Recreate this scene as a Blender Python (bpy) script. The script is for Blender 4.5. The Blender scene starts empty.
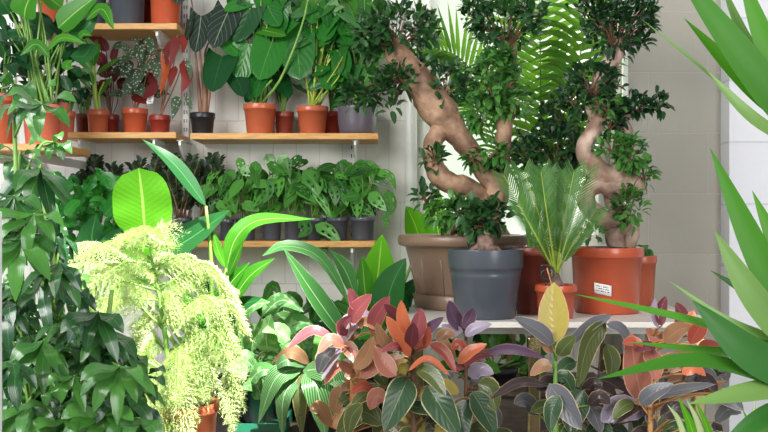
import bpy, math, random
from mathutils import Vector as V, noise
random.seed(7)
C = bpy.context.scene.collection
R = random.Random(11)
ZC = 1.15                       # camera height
FPX = 1000.0                    # focal length in pixels of a 768 px wide frame
def P(px, py, Y):               # a point of the place seen at (px, py), Y metres away
    return V(((px-384)/FPX*Y, Y, ZC+(216-py)/FPX*Y))
def S(r, g, b, a=1.0):
    f = lambda c: (c/255/12.92) if c/255 <= .04045 else ((c/255+.055)/1.055)**2.4
    return (f(r), f(g), f(b), a)

# ------------------------------------------------------------------ mesh builder
class MB:
    def __init__(s): s.v=[]; s.f=[]; s.uv=[]; s.rn=[]
    def add(s, vs, fs, uvs=None, rnd=0.5):
        o=len(s.v); s.v+=vs; s.f+=[tuple(i+o for i in f) for f in fs]
        s.uv+= uvs if uvs else [(0,0)]*len(vs); s.rn+=[rnd]*len(vs)
    def build(s, name, mat, parent=None, smooth=True, bevel=0):
        me=bpy.data.meshes.new(name)
        org=V((0,0,0)); p=parent
        while p is not None: org=org+p.location; p=p.parent
        me.from_pydata([tuple(V(v)-org) for v in s.v],[],s.f)
        ul=me.uv_layers.new(name='UVMap')
        li=[0]*len(me.loops); me.loops.foreach_get('vertex_index',li)
        ul.data.foreach_set('uv',[c for i in li for c in s.uv[i]])
        at=me.attributes.new('rnd','FLOAT','POINT'); at.data.foreach_set('value',s.rn)
        me.polygons.foreach_set('use_smooth',[smooth]*len(me.polygons))
        me.materials.append(mat); me.update()
        o=bpy.data.objects.new(name,me); C.objects.link(o)
        if parent is not None: o.parent=parent
        if bevel:
            b=o.modifiers.new('bevel','BEVEL'); b.width=bevel; b.segments=2; b.limit_method='ANGLE'
        return o
    def box(s, x0,x1,y0,y1,z0,z1):
        vs=[(x,y,z) for z in (z0,z1) for y in (y0,y1) for x in (x0,x1)]
        s.add(vs,[(0,2,3,1),(4,5,7,6),(0,1,5,4),(2,6,7,3),(0,4,6,2),(1,3,7,5)])
    def lathe(s, c, prof, n=40, rnd=.5):
        vs=[];fs=[]
        for (r,z) in prof:
            for k in range(n):
                a=2*math.pi*k/n; vs.append((c[0]+r*math.cos(a),c[1]+r*math.sin(a),c[2]+z))
        m=len(prof)
        for i in range(m-1):
            for k in range(n):
                k2=(k+1)%n; fs.append((i*n+k,i*n+k2,(i+1)*n+k2,(i+1)*n+k))
        fs.append(tuple(range(n-1,-1,-1)))
        s.add(vs,fs,rnd=rnd)

def catmull(pts, n):
    pts=[V(p) for p in pts]
    if len(pts)==2: return [pts[0].lerp(pts[1],i/n) for i in range(n+1)]
    e=[pts[0]*2-pts[1]]+pts+[pts[-1]*2-pts[-2]]
    m=len(pts)-1; out=[]
    for i in range(n+1):
        t=i/n*m; k=min(int(t),m-1); u=t-k
        a,b,c,d=e[k:k+4]
        out.append(((b*2)+(c-a)*u+(a*2-b*5+c*4-d)*u*u+(b*3-a-c*3+d)*u**3)*.5)
    return out
def lerp_list(rs, t):
    x=t*(len(rs)-1); k=min(int(x),len(rs)-2); return rs[k]+(rs[k+1]-rs[k])*(x-k)
def tube(mb, pts, rad, n=6, segs=None, rnd=.5, bump=0):
    segs=segs or max(3,(len(pts)-1)*4)
    ps=catmull(pts,segs)
    rs=[lerp_list(rad,i/segs) if isinstance(rad,(list,tuple)) else rad for i in range(segs+1)]
    vs=[];fs=[];uv=[]
    ref=V((.31,-.8,.5)); prev=None
    for i,p in enumerate(ps):
        t=(ps[min(i+1,segs)]-ps[max(i-1,0)]).normalized()
        if prev is None: a=t.cross(ref).normalized()
        else: a=(prev-t*prev.dot(t)).normalized()
        prev=a; b=t.cross(a)
        for k in range(n):
            an=2*math.pi*k/n; r=rs[i]
            d=a*math.cos(an)+b*math.sin(an)
            if bump: r*=1+bump*noise.noise((p+d*rs[i])*22)+.6*bump*noise.noise((p+d*rs[i])*60)
            vs.append(tuple(p+d*r)); uv.append((k/n,i/segs))
    for i in range(segs):
        for k in range(n):
            k2=(k+1)%n; fs.append((i*n+k,i*n+k2,(i+1)*n+k2,(i+1)*n+k))
    fs.append(tuple(range(n-1,-1,-1))); fs.append(tuple(segs*n+k for k in range(n)))
    mb.add(vs,fs,uv,rnd)

PROF={
 'lance': lambda v: math.sin(math.pi*v**.8)**.9,
 'oval':  lambda v: (max(0,1-abs(2*v-1)**2.6))**.5,
 'rubber':lambda v: max(0,math.sin(math.pi*min(1,v**.92)))**.62*(1-.12*v),
 'ovate': lambda v: max(0,math.sin(math.pi*v**.62))**.8,
 'heart': lambda v: (1-v)**.55*(.86+.55*v)*1.05 if v<1 else 0,
 'obov': lambda v: max(0,math.sin(math.pi*min(1,v**1.35)))**.7,
 'blade': lambda v: (.62+.38*min(1,v/.3))*(1-max(0,(v-.35)/.65)**1.7) ,
 'thin':  lambda v: (.5+.5*min(1,v/.15))*(1-v**2.2),
}
def leaf(mb, pts, w, prof='lance', hint=(0,-.8,.6), fold=.18, nu=4, nv=8, rnd=.5, lobe=0, wave=0, holes=None, hint2=None, cup=0):
    ps=catmull(pts,nv); L=sum((ps[i+1]-ps[i]).length for i in range(nv))
    f=PROF[prof]; vs=[];uv=[];fs=[]; ph=rnd*17
    h1=V(hint).normalized(); h2=V(hint2).normalized() if hint2 else h1
    for i,p in enumerate(ps):
        v=i/nv; t=(ps[min(i+1,nv)]-ps[max(i-1,0)]).normalized()
        h=h1.lerp(h2,v)
        s=t.cross(h)
        if s.length<1e-3: s=t.cross(V((1,.2,.1)))
        s.normalize(); n=s.cross(t)
        hw=max(w*.5*f(v),w*.004)
        for k in range(nu+1):
            u=2*k/nu-1; au=abs(u)
            q=p+s*(u*hw)+n*(au*fold*hw-cup*au*au*hw)
            if lobe: q=q-t*(lobe*L*(au**1.5)*(1-v)**3)
            if wave: q=q+n*(wave*hw*au*math.sin(v*13+ph+ (2.1 if u>0 else 0)))
            vs.append(tuple(q)); uv.append((k/nu,v))
    m=nu+1
    for i in range(nv):
        for k in range(nu):
            if holes and holes(i,k,nv,nu): continue
            fs.append((i*m+k,i*m+k+1,(i+1)*m+k+1,(i+1)*m+k))
    mb.add(vs,fs,uv,rnd)

# ------------------------------------------------------------------ node materials
def newmat(name):
    m=bpy.data.materials.new(name); m.use_nodes=True; nt=m.node_tree; nt.nodes.clear()
    out=nt.nodes.new('ShaderNodeOutputMaterial'); return m,nt,out
def N(nt,t,**k):
    n=nt.nodes.new(t)
    for a,b in k.items(): setattr(n,a,b)
    return n
def math_(nt,op,a,b=None,c=None):
    n=N(nt,'ShaderNodeMath',operation=op)
    for i,x in enumerate((a,b,c)):
        if x is None: continue
        if isinstance(x,(int,float)): n.inputs[i].default_value=x
        else: nt.links.new(x,n.inputs[i])
    return n.outputs[0]
def mix_(nt,fac,a,b,bt='MIX'):
    n=N(nt,'ShaderNodeMix',data_type='RGBA',blend_type=bt)
    for key,x in ((0,fac),(6,a),(7,b)):
        if isinstance(x,(int,float)): n.inputs[key].default_value=x
        elif isinstance(x,tuple): n.inputs[key].default_value=x
        else: nt.links.new(x,n.inputs[key])
    return n.outputs[2]
def smooth_(nt,x,a,b):
    n=N(nt,'ShaderNodeMapRange',interpolation_type='SMOOTHSTEP')
    nt.links.new(x,n.inputs[0]); n.inputs[1].default_value=a; n.inputs[2].default_value=b
    n.inputs[3].default_value=0; n.inputs[4].default_value=1
    return n.outputs[0]
def leafmat(name, c1, c2, rib=None, ribw=.03, vein=None, veinf=9, veink=1.2, veins=.5, veint=.75, edge=None, edgew=.06, under=None,
            rough=.38, tr=.3, spots=None, spotscale=60, mottle=.25, blotch=None, spec=.45, bs=.07):
    m,nt,out=newmat(name); L=nt.links.new
    uv=N(nt,'ShaderNodeUVMap'); sx=N(nt,'ShaderNodeSeparateXYZ'); L(uv.outputs[0],sx.inputs[0])
    au=math_(nt,'ABSOLUTE',math_(nt,'SUBTRACT',sx.outputs[0],.5)); v=sx.outputs[1]
    at=N(nt,'ShaderNodeAttribute',attribute_name='rnd')
    co=N(nt,'ShaderNodeTexCoord'); no=N(nt,'ShaderNodeTexNoise'); L(co.outputs['Object'],no.inputs['Vector'])
    no.inputs['Scale'].default_value=22; no.inputs['Detail'].default_value=3
    f=math_(nt,'ADD',math_(nt,'MULTIPLY',at.outputs['Fac'],1-mottle),math_(nt,'MULTIPLY',no.outputs[0],mottle))
    col=mix_(nt,f,c1,c2)
    if blotch:
        n2=N(nt,'ShaderNodeTexNoise'); L(co.outputs['Object'],n2.inputs['Vector']); n2.inputs['Scale'].default_value=45
        col=mix_(nt,smooth_(nt,n2.outputs[0],.5,.62),col,blotch)
    if vein:
        ph=math_(nt,'SUBTRACT',math_(nt,'MULTIPLY',v,veinf),math_(nt,'MULTIPLY',au,veinf*veink))
        sn=math_(nt,'ADD',math_(nt,'MULTIPLY',math_(nt,'SINE',math_(nt,'MULTIPLY',ph,6.2832)),.5),.5)
        col=mix_(nt,math_(nt,'MULTIPLY',smooth_(nt,sn,veint,1),veins),col,vein)
    if spots:
        vo=N(nt,'ShaderNodeTexVoronoi'); L(co.outputs['Object'],vo.inputs['Vector']); vo.inputs['Scale'].default_value=spotscale
        col=mix_(nt,math_(nt,'SUBTRACT',1,smooth_(nt,vo.outputs['Distance'],.2,.34)),col,spots)
    if edge:
        col=mix_(nt,smooth_(nt,math_(nt,'ADD',au,math_(nt,'MULTIPLY',math_(nt,'SUBTRACT',no.outputs[0],.5),.12)),.5-edgew*1.5,.5-edgew*.6),col,edge)
    if rib:
        col=mix_(nt,math_(nt,'SUBTRACT',1,smooth_(nt,au,ribw*.5,ribw)),col,rib)
    if under:
        g=N(nt,'ShaderNodeNewGeometry'); col=mix_(nt,g.outputs['Backfacing'],col,under)
    b=N(nt,'ShaderNodeBsdfPrincipled'); L(col,b.inputs['Base Color']); b.inputs['Roughness'].default_value=rough
    b.inputs['Specular IOR Level'].default_value=spec
    ts=N(nt,'ShaderNodeBsdfTranslucent'); L(mix_(nt,1.0,col,(1.0,1.0,.55,1),'MULTIPLY'),ts.inputs[0])
    bp=N(nt,'ShaderNodeBump'); bp.inputs['Strength'].default_value=bs; bp.inputs['Distance'].default_value=.004
    wv=math_(nt,'SINE',math_(nt,'MULTIPLY',math_(nt,'SUBTRACT',math_(nt,'MULTIPLY',v,veinf),math_(nt,'MULTIPLY',au,veinf*veink)),6.2832))
    L(wv,bp.inputs['Height']); L(bp.outputs[0],b.inputs['Normal'])
    mx=N(nt,'ShaderNodeMixShader'); mx.inputs[0].default_value=tr
    L(b.outputs[0],mx.inputs[1]); L(ts.outputs[0],mx.inputs[2]); L(mx.outputs[0],out.inputs[0])
    return m
def plain(name, c1, c2=None, rough=.5, scale=20, metal=0, bump=0, bscale=80, spec=.5, stretch=None):
    m,nt,out=newmat(name); L=nt.links.new
    co=N(nt,'ShaderNodeTexCoord'); no=N(nt,'ShaderNodeTexNoise')
    if stretch:
        mp=N(nt,'ShaderNodeMapping'); mp.inputs['Scale'].default_value=stretch; L(co.outputs['Object'],mp.inputs[0]); L(mp.outputs[0],no.inputs['Vector'])
    else: L(co.outputs['Object'],no.inputs['Vector'])
    no.inputs['Scale'].default_value=scale; no.inputs['Detail'].default_value=5
    b=N(nt,'ShaderNodeBsdfPrincipled'); L(mix_(nt,smooth_(nt,no.outputs[0],.3,.7),c1,c2 or c1),b.inputs['Base Color'])
    b.inputs['Roughness'].default_value=rough; b.inputs['Metallic'].default_value=metal; b.inputs['Specular IOR Level'].default_value=spec
    if bump:
        n2=N(nt,'ShaderNodeTexNoise'); n2.inputs['Scale'].default_value=bscale; n2.inputs['Detail'].default_value=4; L(co.outputs['Object'],n2.inputs['Vector'])
        bp=N(nt,'ShaderNodeBump'); bp.inputs['Strength'].default_value=bump; bp.inputs['Distance'].default_value=.01
        L(n2.outputs[0],bp.inputs['Height']); L(bp.outputs[0],b.inputs['Normal'])
    L(b.outputs[0],out.inputs[0]); return m
def blockmat(name, c1, c2, mortar, bw, bh, msize=.006, rough=.7, off=(0,0,0)):
    m,nt,out=newmat(name); L=nt.links.new
    co=N(nt,'ShaderNodeTexCoord'); sp=N(nt,'ShaderNodeSeparateXYZ'); L(co.outputs['Object'],sp.inputs[0])
    cb=N(nt,'ShaderNodeCombineXYZ'); L(math_(nt,'ADD',sp.outputs[0],sp.outputs[1]),cb.inputs[0]); L(sp.outputs[2],cb.inputs[1])
    mp=N(nt,'ShaderNodeMapping'); mp.inputs['Location'].default_value=off; L(cb.outputs[0],mp.inputs[0])
    br=N(nt,'ShaderNodeTexBrick'); L(mp.outputs[0],br.inputs['Vector'])
    br.inputs['Scale'].default_value=1; br.inputs['Brick Width'].default_value=bw; br.inputs['Row Height'].default_value=bh
    br.inputs['Mortar Size'].default_value=msize; br.inputs['Mortar Smooth'].default_value=.4
    br.inputs['Color1'].default_value=c1; br.inputs['Color2'].default_value=c2; br.inputs['Mortar'].default_value=mortar
    no=N(nt,'ShaderNodeTexNoise'); no.inputs['Scale'].default_value=9; no.inputs['Detail'].default_value=6; L(co.outputs['Object'],no.inputs['Vector'])
    col=mix_(nt,math_(nt,'MULTIPLY',no.outputs[0],.28),br.outputs['Color'],mortar)
    b=N(nt,'ShaderNodeBsdfPrincipled'); L(col,b.inputs['Base Color']); b.inputs['Roughness'].default_value=rough
    n2=N(nt,'ShaderNodeTexNoise'); n2.inputs['Scale'].default_value=45; n2.inputs['Detail'].default_value=5; L(co.outputs['Object'],n2.inputs['Vector'])
    h=math_(nt,'SUBTRACT',math_(nt,'MULTIPLY',n2.outputs[0],.5),br.outputs['Fac'])
    bp=N(nt,'ShaderNodeBump'); bp.inputs['Strength'].default_value=.5; bp.inputs['Distance'].default_value=.006
    L(h,bp.inputs['Height']); L(bp.outputs[0],b.inputs['Normal']); L(b.outputs[0],out.inputs[0]); return m

M={}
M['wall']=blockmat('white_block_paint',S(236,234,228),S(232,230,225),S(214,211,206),.085,.30,.002)
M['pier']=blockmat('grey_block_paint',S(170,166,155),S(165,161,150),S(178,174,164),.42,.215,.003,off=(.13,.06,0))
M['wallr']=blockmat('bright_block_paint',S(236,236,240),S(232,232,238),S(214,214,222),.42,.215,.004,off=(.2,.1,0))
M['floor']=plain('concrete_floor',S(120,116,108),S(100,96,90),.7,6,bump=.2)
M['wood']=plain('pine_board',S(214,164,98),S(190,136,74),.5,14,stretch=(1.2,14,14))
M['wood2']=plain('raw_wood',S(170,140,95),S(140,110,72),.6,14,stretch=(14,14,1.5))
M['white']=plain('white_enamel',S(232,232,228),S(222,222,220),.4,8)
M['tabletop']=plain('white_laminate',S(226,222,216),S(214,208,200),.45,8)
M['chrome']=plain('brushed_brass_leg',S(205,190,150),S(190,170,120),.22,30,metal=1)
M['darkwood']=plain('dark_board',S(92,80,70),S(72,62,54),.6,9,stretch=(3,3,12))
M['orange']=plain('terracotta_plastic',S(190,98,68),S(178,90,60),.3,7)
M['orange2']=plain('bright_orange_plastic',S(190,88,58),S(182,82,52),.26,7)
M['pink']=plain('pinkish_plastic',S(214,116,92),S(200,104,82),.4,7)
M['redbrown']=plain('redbrown_plastic',S(134,58,44),S(118,50,40),.36,7)
M['darkred']=plain('darkred_plastic',S(150,52,40),S(134,44,36),.36,7)
M['grey']=plain('charcoal_plastic',S(78,82,92),S(70,74,84),.28,7)
M['black']=plain('black_plastic',S(40,42,46),S(33,35,39),.32,7)
M['purplegrey']=plain('aubergine_grey_plastic',S(98,92,102),S(90,84,94),.38,7)
M['brown']=plain('taupe_plastic',S(136,110,92),S(122,98,82),.34,6,bump=.1)
M['green']=plain('green_plastic',S(40,122,92),S(32,104,78),.4,6)
M['soil']=plain('potting_soil',S(62,48,38),S(36,28,22),.95,60,bump=1,bscale=120)
M['rocky']=plain('bark_soil',S(120,90,76),S(60,44,36),.95,50,bump=1,bscale=90)
M['bark']=plain('ficus_bark',S(182,144,116),S(104,76,58),.62,13,bump=1,bscale=30)
M['bark2']=plain('pale_ficus_bark',S(206,180,164),S(128,96,78),.62,13,bump=1,bscale=30)
M['root']=plain('aerial_root',S(150,122,108),S(96,78,70),.8,40,bump=.8)
M['cane']=plain('yucca_cane',S(150,128,100),S(110,92,70),.8,30,bump=.6)
M['stemg']=plain('green_stalk',S(126,164,74),S(96,140,58),.45,20)
M['stemy']=plain('yellow_stalk',S(176,190,80),S(140,170,60),.45,20)
M['stempink']=plain('tan_stalk',S(170,128,104),S(146,104,84),.5,20)
M['stembrown']=plain('brown_stem',S(128,92,66),S(100,72,50),.6,20)
M['stemtan']=plain('orange_stem',S(190,140,84),S(160,110,64),.5,20)
M['tag']=plain('plant_tag_white',S(228,226,222),S(216,214,212),.5,8)
M['ink']=plain('label_ink',S(60,64,74),S(60,64,74),.6,8)

M['phil']=leafmat('heart_leaf',S(18,78,32),S(54,138,44),rib=S(90,150,70),ribw=.018,vein=S(60,130,60),veinf=5,veins=.12,rough=.22,mottle=.4)
M['phildark']=leafmat('dark_heart_leaf',S(16,58,30),S(30,86,40),rib=S(50,100,50),ribw=.016,vein=S(40,90,50),veinf=5,veins=.12,rough=.24)
M['alo']=leafmat('alocasia_leaf',S(26,40,34),S(38,52,42),rib=S(120,135,115),ribw=.025,vein=S(96,112,94),veinf=5,veink=1.0,veins=.6,veint=.93,under=S(96,40,50),rough=.5,tr=.12,spec=.15)
M['strel']=leafmat('bird_of_paradise_leaf',S(46,116,30),S(84,158,40),rib=S(150,195,100),ribw=.03,vein=S(52,122,34),veinf=18,veink=.5,veins=.15,veint=.4,rough=.28,tr=.38)
M['strelb']=leafmat('sunlit_bird_of_paradise_leaf',S(84,164,30),S(108,186,42),rib=S(170,214,100),ribw=.03,vein=S(88,170,36),veinf=14,veink=.5,veins=.15,veint=.4,rough=.3,tr=.45)  # brighter green puts the sunlight on these leaves into their colour
M['streld']=leafmat('dark_bird_of_paradise_leaf',S(28,78,38),S(40,98,46),rib=S(72,130,72),ribw=.02,vein=S(24,66,32),veinf=22,veink=.5,veins=.3,veint=.4,rough=.3,tr=.2)  # the same leaf in a darker green
M['strels']=leafmat('ribbed_leaf',S(48,118,42),S(84,152,76),rib=S(170,205,150),ribw=.03,vein=S(140,185,140),veinf=2,veink=9,veins=.3,veint=.6,edge=S(180,210,165),edgew=.02,rough=.3,tr=.3)
M['ficus']=leafmat('ficus_leaf',S(28,64,36),S(62,108,54),rib=S(70,112,60),ribw=.03,rough=.28,tr=.25)
M['ficusl']=leafmat('light_ficus_leaf',S(52,110,52),S(96,150,66),rib=S(110,160,80),ribw=.03,rough=.28,tr=.3)
M['ficusd']=leafmat('dark_ficus_leaf',S(26,60,34),S(44,86,44),rough=.3,tr=.25)
M['zz']=leafmat('dark_small_leaf',S(34,50,36),S(52,74,44),rough=.35,tr=.2)
M['adan']=leafmat('swiss_cheese_leaf',S(14,62,28),S(100,172,70),rib=S(110,170,84),ribw=.02,vein=S(80,150,80),veinf=5,veins=.2,rough=.24,tr=.33)
M['beg']=leafmat('spotted_begonia_leaf',S(56,78,56),S(84,104,76),spots=S(196,206,190),spotscale=95,under=S(130,40,44),rough=.35,tr=.2)
M['begred']=leafmat('red_begonia_leaf',S(104,34,36),S(146,48,38),under=S(150,46,40),rough=.35,tr=.3)
M['begor']=leafmat('orange_begonia_leaf',S(186,82,36),S(200,98,48),under=S(190,84,40),rough=.35,tr=.35)
M['calred']=leafmat('maroon_leaf',S(86,34,44),S(120,44,56),under=S(110,36,52),rib=S(150,90,90),rough=.35,tr=.25)
M['pine']=leafmat('pine_needle',S(166,194,118),S(218,230,184),rough=.5,tr=.35)
M['schef']=leafmat('umbrella_leaf',S(18,58,42),S(84,146,58),rib=S(96,140,84),ribw=.02,vein=S(60,104,66),veinf=7,veins=.12,rough=.2,tr=.28,spec=.8)
M['palm']=leafmat('palm_leaflet',S(50,100,36),S(112,162,54),rough=.4,tr=.5)
M['cycad']=leafmat('cycad_leaflet',S(62,112,48),S(96,146,66),rough=.35,tr=.3)
M['calath']=leafmat('striped_leaf',S(34,90,42),S(58,116,50),rib=S(150,190,140),ribw=.03,vein=S(176,200,160),veinf=6,veink=1.8,veins=.5,veint=.6,rough=.3,tr=.28)
M['agla']=leafmat('silver_leaf',S(60,130,56),S(116,176,92),blotch=S(146,190,130),rib=S(190,208,180),ribw=.03,vein=S(170,194,164),veinf=7,veink=1.5,veins=.4,rough=.3,tr=.28)
M['fillg']=leafmat('green_leaf',S(34,92,36),S(92,156,54),rib=S(130,175,90),ribw=.025,vein=S(70,130,60),veinf=7,veins=.3,rough=.32,tr=.32)
M['yucca']=leafmat('yucca_blade',S(54,118,24),S(88,156,38),vein=S(60,126,28),veinf=1,veink=24,veins=.35,veint=.3,rough=.55,tr=.4)
M['yuccad']=leafmat('dark_yucca_blade',S(44,102,38),S(58,118,44),vein=S(36,90,34),veinf=1,veink=24,veins=.35,veint=.3,rough=.4,tr=.25)
M['yuccap']=leafmat('pale_yucca_blade',S(98,138,70),S(124,160,86),vein=S(104,146,76),veinf=1,veink=24,veins=.35,veint=.3,rough=.4,tr=.3)
RUB={}
def rub(key, c, e, u=None, rib=None):
    RUB[key]=leafmat('rubber_leaf_'+key, S(*c), S(*[min(255,int(x*1.12)) for x in c]), rib=S(*[int(a*.5+b*.5) for a,b in zip(c,(rib or e))]), ribw=.02, vein=S(*[int(a*.6+b*.4) for a,b in zip(c,e)]), veinf=9, veink=.5, veins=.1,
                     edge=S(*e), edgew=.03, under=S(*u) if u else None, rough=.24, tr=.22, mottle=.6)
rub('rose',(142,72,78),(206,140,130)); rub('coral',(202,110,76),(226,160,120)); rub('salmon',(160,102,88),(220,170,140))
rub('maroon',(104,52,60),(170,100,100)); rub('plum',(92,70,94),(180,128,150)); rub('lilac',(146,134,156),(206,180,196))
rub('grey',(98,100,108),(206,180,150)); rub('olive',(84,96,56),(214,196,140),rib=(200,205,160)); rub('deep',(58,84,58),(200,196,150),rib=(190,205,165))
rub('tan',(150,112,84),(210,170,130)); rub('yellow',(176,160,82),(216,158,126),rib=(206,160,110)); rub('dark',(62,52,52),(150,120,100)); rub('brick',(158,76,62),(214,140,110))

# ------------------------------------------------------------------ things
def thing(name, label, cat, loc=(0,0,0), group=None):
    o=bpy.data.objects.new(name,None); o.empty_display_size=.05; C.objects.link(o)
    o.location=loc; o['label']=label; o['category']=cat
    if group: o['group']=group
    return o
def tag(o,label,cat,group=None):
    o['label']=label; o['category']=cat
    if group: o['group']=group
    return o
def struct(o): o['kind']='structure'; return o
def add_pot(root, c, rt, rb, h, mat, rim=.02, soil='soil', style='nursery', soilz=None):
    mb=MB()
    if style=='nursery':
        t=.0025; ri=rt*.94
        pr=[(0.001,0),(rb*.97,0),(rb,.004),(rb+(ri-rb)*.96,h-rim),(rt*.985,h-rim),(rt,h-rim+.003),(rt,h-.002),(rt-.001,h),(rt-.005,h),(rt-.007,h-.004),(ri-.006,h-rim),(rb+.3*(ri-rb),h*.4)]
    elif style=='bucket':
        pr=[(.001,0),(rb*.97,0),(rb,.005),(rb+(rt-rb)*.55,h*.58),(rb+(rt-rb)*.57,h*.585),(rb+(rt-rb)*.63,h*.64),(rb+(rt-rb)*.62,h*.645),(rt*.955,h*.72),(rt*.985,h*.73),(rt*.99,h*.74),(rt,h*.985),(rt,h),(rt-.006,h),(rt-.01,h*.98),(rt-.016,h*.7),(rb*.8,h*.5)]
    elif style=='urn':
        pr=[(.001,0),(rb*.97,0),(rb,.006),(rb+(rt*.9-rb)*.72,h*.68),(rb+(rt*.9-rb)*.75,h*.69),(rb+(rt*.9-rb)*.9,h*.82),(rt*.95,h*.84),(rt*.99,h*.86),(rt,h*.91),(rt,h*.96),(rt*.985,h*.99),(rt*.96,h),(rt*.9,h),(rt*.87,h*.97),(rt*.84,h*.75),(rb*.8,h*.5)]
    else: # bowl
        pr=[(.001,0),(rb*.9,0),(rb,.012),(rb+(rt-rb)*.6,h*.45),(rt*.985,h*.93),(rt,h*.97),(rt*.985,h),(rt-.008,h),(rt-.01,h*.97),(rt*.85,h*.6),(rb*.7,h*.3)]
    mb.lathe(c,pr,44)
    if style=='urn': # moulded vertical flutes
        n=14
        for k in range(n):
            a=2*math.pi*k/n+.2
            r0=rb*1.0; r1=rb+(rt*.9-rb)*.66
            d=V((math.cos(a),math.sin(a),0))
            tube(mb,[V(c)+d*(r0+.0005)+V((0,0,.01)),V(c)+d*(r1+.0005)+V((0,0,h*.66))],.004,5,3)
    p=mb.build('pot',mat,root)
    for pl in p.data.polygons: pl.use_smooth=True
    sb=MB(); sz=soilz if soilz is not None else h*(.9 if style!='bucket' else .93)
    rs=(rt*.9-.006) if style!='urn' else rt*.86
    rs=rs if style!='bucket' else rt-.018
    prof=[(rs,sz-.012),(rs,sz),(rs*.75,sz+.004),(rs*.45,sz+.007),(rs*.15,sz+.009),(.001,sz+.009)]
    sb.lathe(c,prof,28)
    sb.build('soil',M[soil],root)
    return p
# ================================================================== the setting
WY=3.68
mb=MB(); mb.box(-3.2,(430-384)/FPX*WY,WY,WY+.2,0,3.2); mb.box((430-384)/FPX*WY,.84,WY,WY+.2,0,1.04); mb.box((430-384)/FPX*WY,.84,WY,WY+.2,2.75,3.2)
struct(mb.build('wall_back',M['wall'],smooth=False))
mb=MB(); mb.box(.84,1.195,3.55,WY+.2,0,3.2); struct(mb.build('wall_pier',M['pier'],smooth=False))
mb=MB(); mb.box(1.195,3.2,3.46,WY+.2,0,3.2); struct(mb.build('wall_right',M['wallr'],smooth=False))
mb=MB(); mb.box(-3.2,3.2,-.5,WY+.2,-.05,0); struct(mb.build('floor',M['floor'],smooth=False))
X0,X1=(430-384)/FPX*WY,.84
mb=MB()
for a in ((X0,X0+.04,1.04,2.75),(X1-.04,X1,1.04,2.75),(X0+.04,X1-.04,1.04,1.08),(X0+.04,X1-.04,2.71,2.75)):
    mb.box(a[0],a[1],WY+.05,WY+.12,a[2],a[3])
wf=struct(mb.build('window_1',M['white'],smooth=False))
gm,nt,out=newmat('window_glass'); t=N(nt,'ShaderNodeBsdfTransparent'); g=N(nt,'ShaderNodeBsdfGlossy'); g.inputs['Roughness'].default_value=.05
mx=N(nt,'ShaderNodeMixShader'); mx.inputs[0].default_value=.06; t.inputs[0].default_value=(.97,1,.95,1)
nt.links.new(t.outputs[0],mx.inputs[1]); nt.links.new(g.outputs[0],mx.inputs[2]); nt.links.new(mx.outputs[0],out.inputs[0])
mb=MB(); mb.box(X0+.04,X1-.04,WY+.08,WY+.086,1.08,2.71); mb.build('glass',gm,wf,smooth=False)
# slim white jamb of the window by the camera, and the pipes
mb=MB(); mb.box(-.68,-.633,1.6,1.66,0,1.158); struct(mb.build('trim_1',M['white'],smooth=False,bevel=.003))
mb=MB(); tube(mb,[P(625,-80,3.52)*1,V((P(625,0,3.52).x,3.52,0.0))],.011,16,2)
pr=mb.build('water_pipe',M['white']); tag(pr,'white vertical pipe in front of the grey block pier','pipe')
mb=MB(); xx=P(411,0,3.655).x; tube(mb,[V((xx,3.655,3.2)),V((xx,3.655,0))],.022,16,2)
pr=mb.build('drain_pipe',M['white']); tag(pr,'pale painted pipe running down the wall left of the window','pipe')

# ================================================================== shelves
def shelf(name,x0,x1,ztop,yf,yb,label,grp,th=.022):
    mb=MB(); mb.box(x0,x1,yf,yb,ztop-th,ztop); o=mb.build('wall_shelf',M['wood'],smooth=False,bevel=.003); tag(o,label,'shelf',grp); return ztop
Z1=shelf('s',P(20,0,3.45).x,P(177,0,3.45).x,P(0,23,3.45).z,3.45,3.676,'pine board shelf at the very top holding dark grey and orange pots','wall shelves')
Z2=shelf('s',P(61,0,3.45).x,P(176,0,3.45).x,P(0,132,3.45).z,3.45,3.676,'pine board shelf holding the red and orange begonia pots','wall shelves')
Z2r=shelf('s',P(190,0,3.45).x,P(378,0,3.45).x,P(0,133,3.45).z,3.45,3.676,'long pine shelf with the black alocasia pot and wide grey pot','wall shelves')
Z3=shelf('s',P(70,0,3.45).x,P(375,0,3.45).x,P(0,241,3.45).z,3.45,3.676,'lowest pine shelf under the row of small grey pots','wall shelves')
ZL=shelf('s',P(-40,0,3.08).x,P(60,0,3.08).x,P(0,143.5,3.08).z,3.08,3.40,'short pine shelf at far left under the pink pots','wall shelves')
def upright(px,z0,z1,label):
    x=P(px,0,3.67).x; mb=MB(); mb.box(x-.012,x+.012,3.662,3.6795,z0,z1)
    o=mb.build('shelf_upright',M['white'],smooth=False,bevel=.002); tag(o,label,'shelf rail','shelf rails')
    sb=MB(); z=z0+.03
    while z<z1-.03:
        for dx in (-.005,.005): sb.box(x+dx-.0018,x+dx+.0018,3.6612,3.6625,z-.007,z+.007)
        z+=.032
    sb.build('slot',M['black'],o,smooth=False)['kind']='stuff'
upright(186,.7,2.1,'white slotted shelf rail on the wall below the alocasia pot')
upright(353,.7,2.1,'white slotted shelf rail under the wide grey pot')
upright(90,.7,2.1,'white slotted shelf rail on the wall behind the begonias')
upright(12,.7,2.1,'white slotted shelf rail on the wall at far left')
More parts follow.
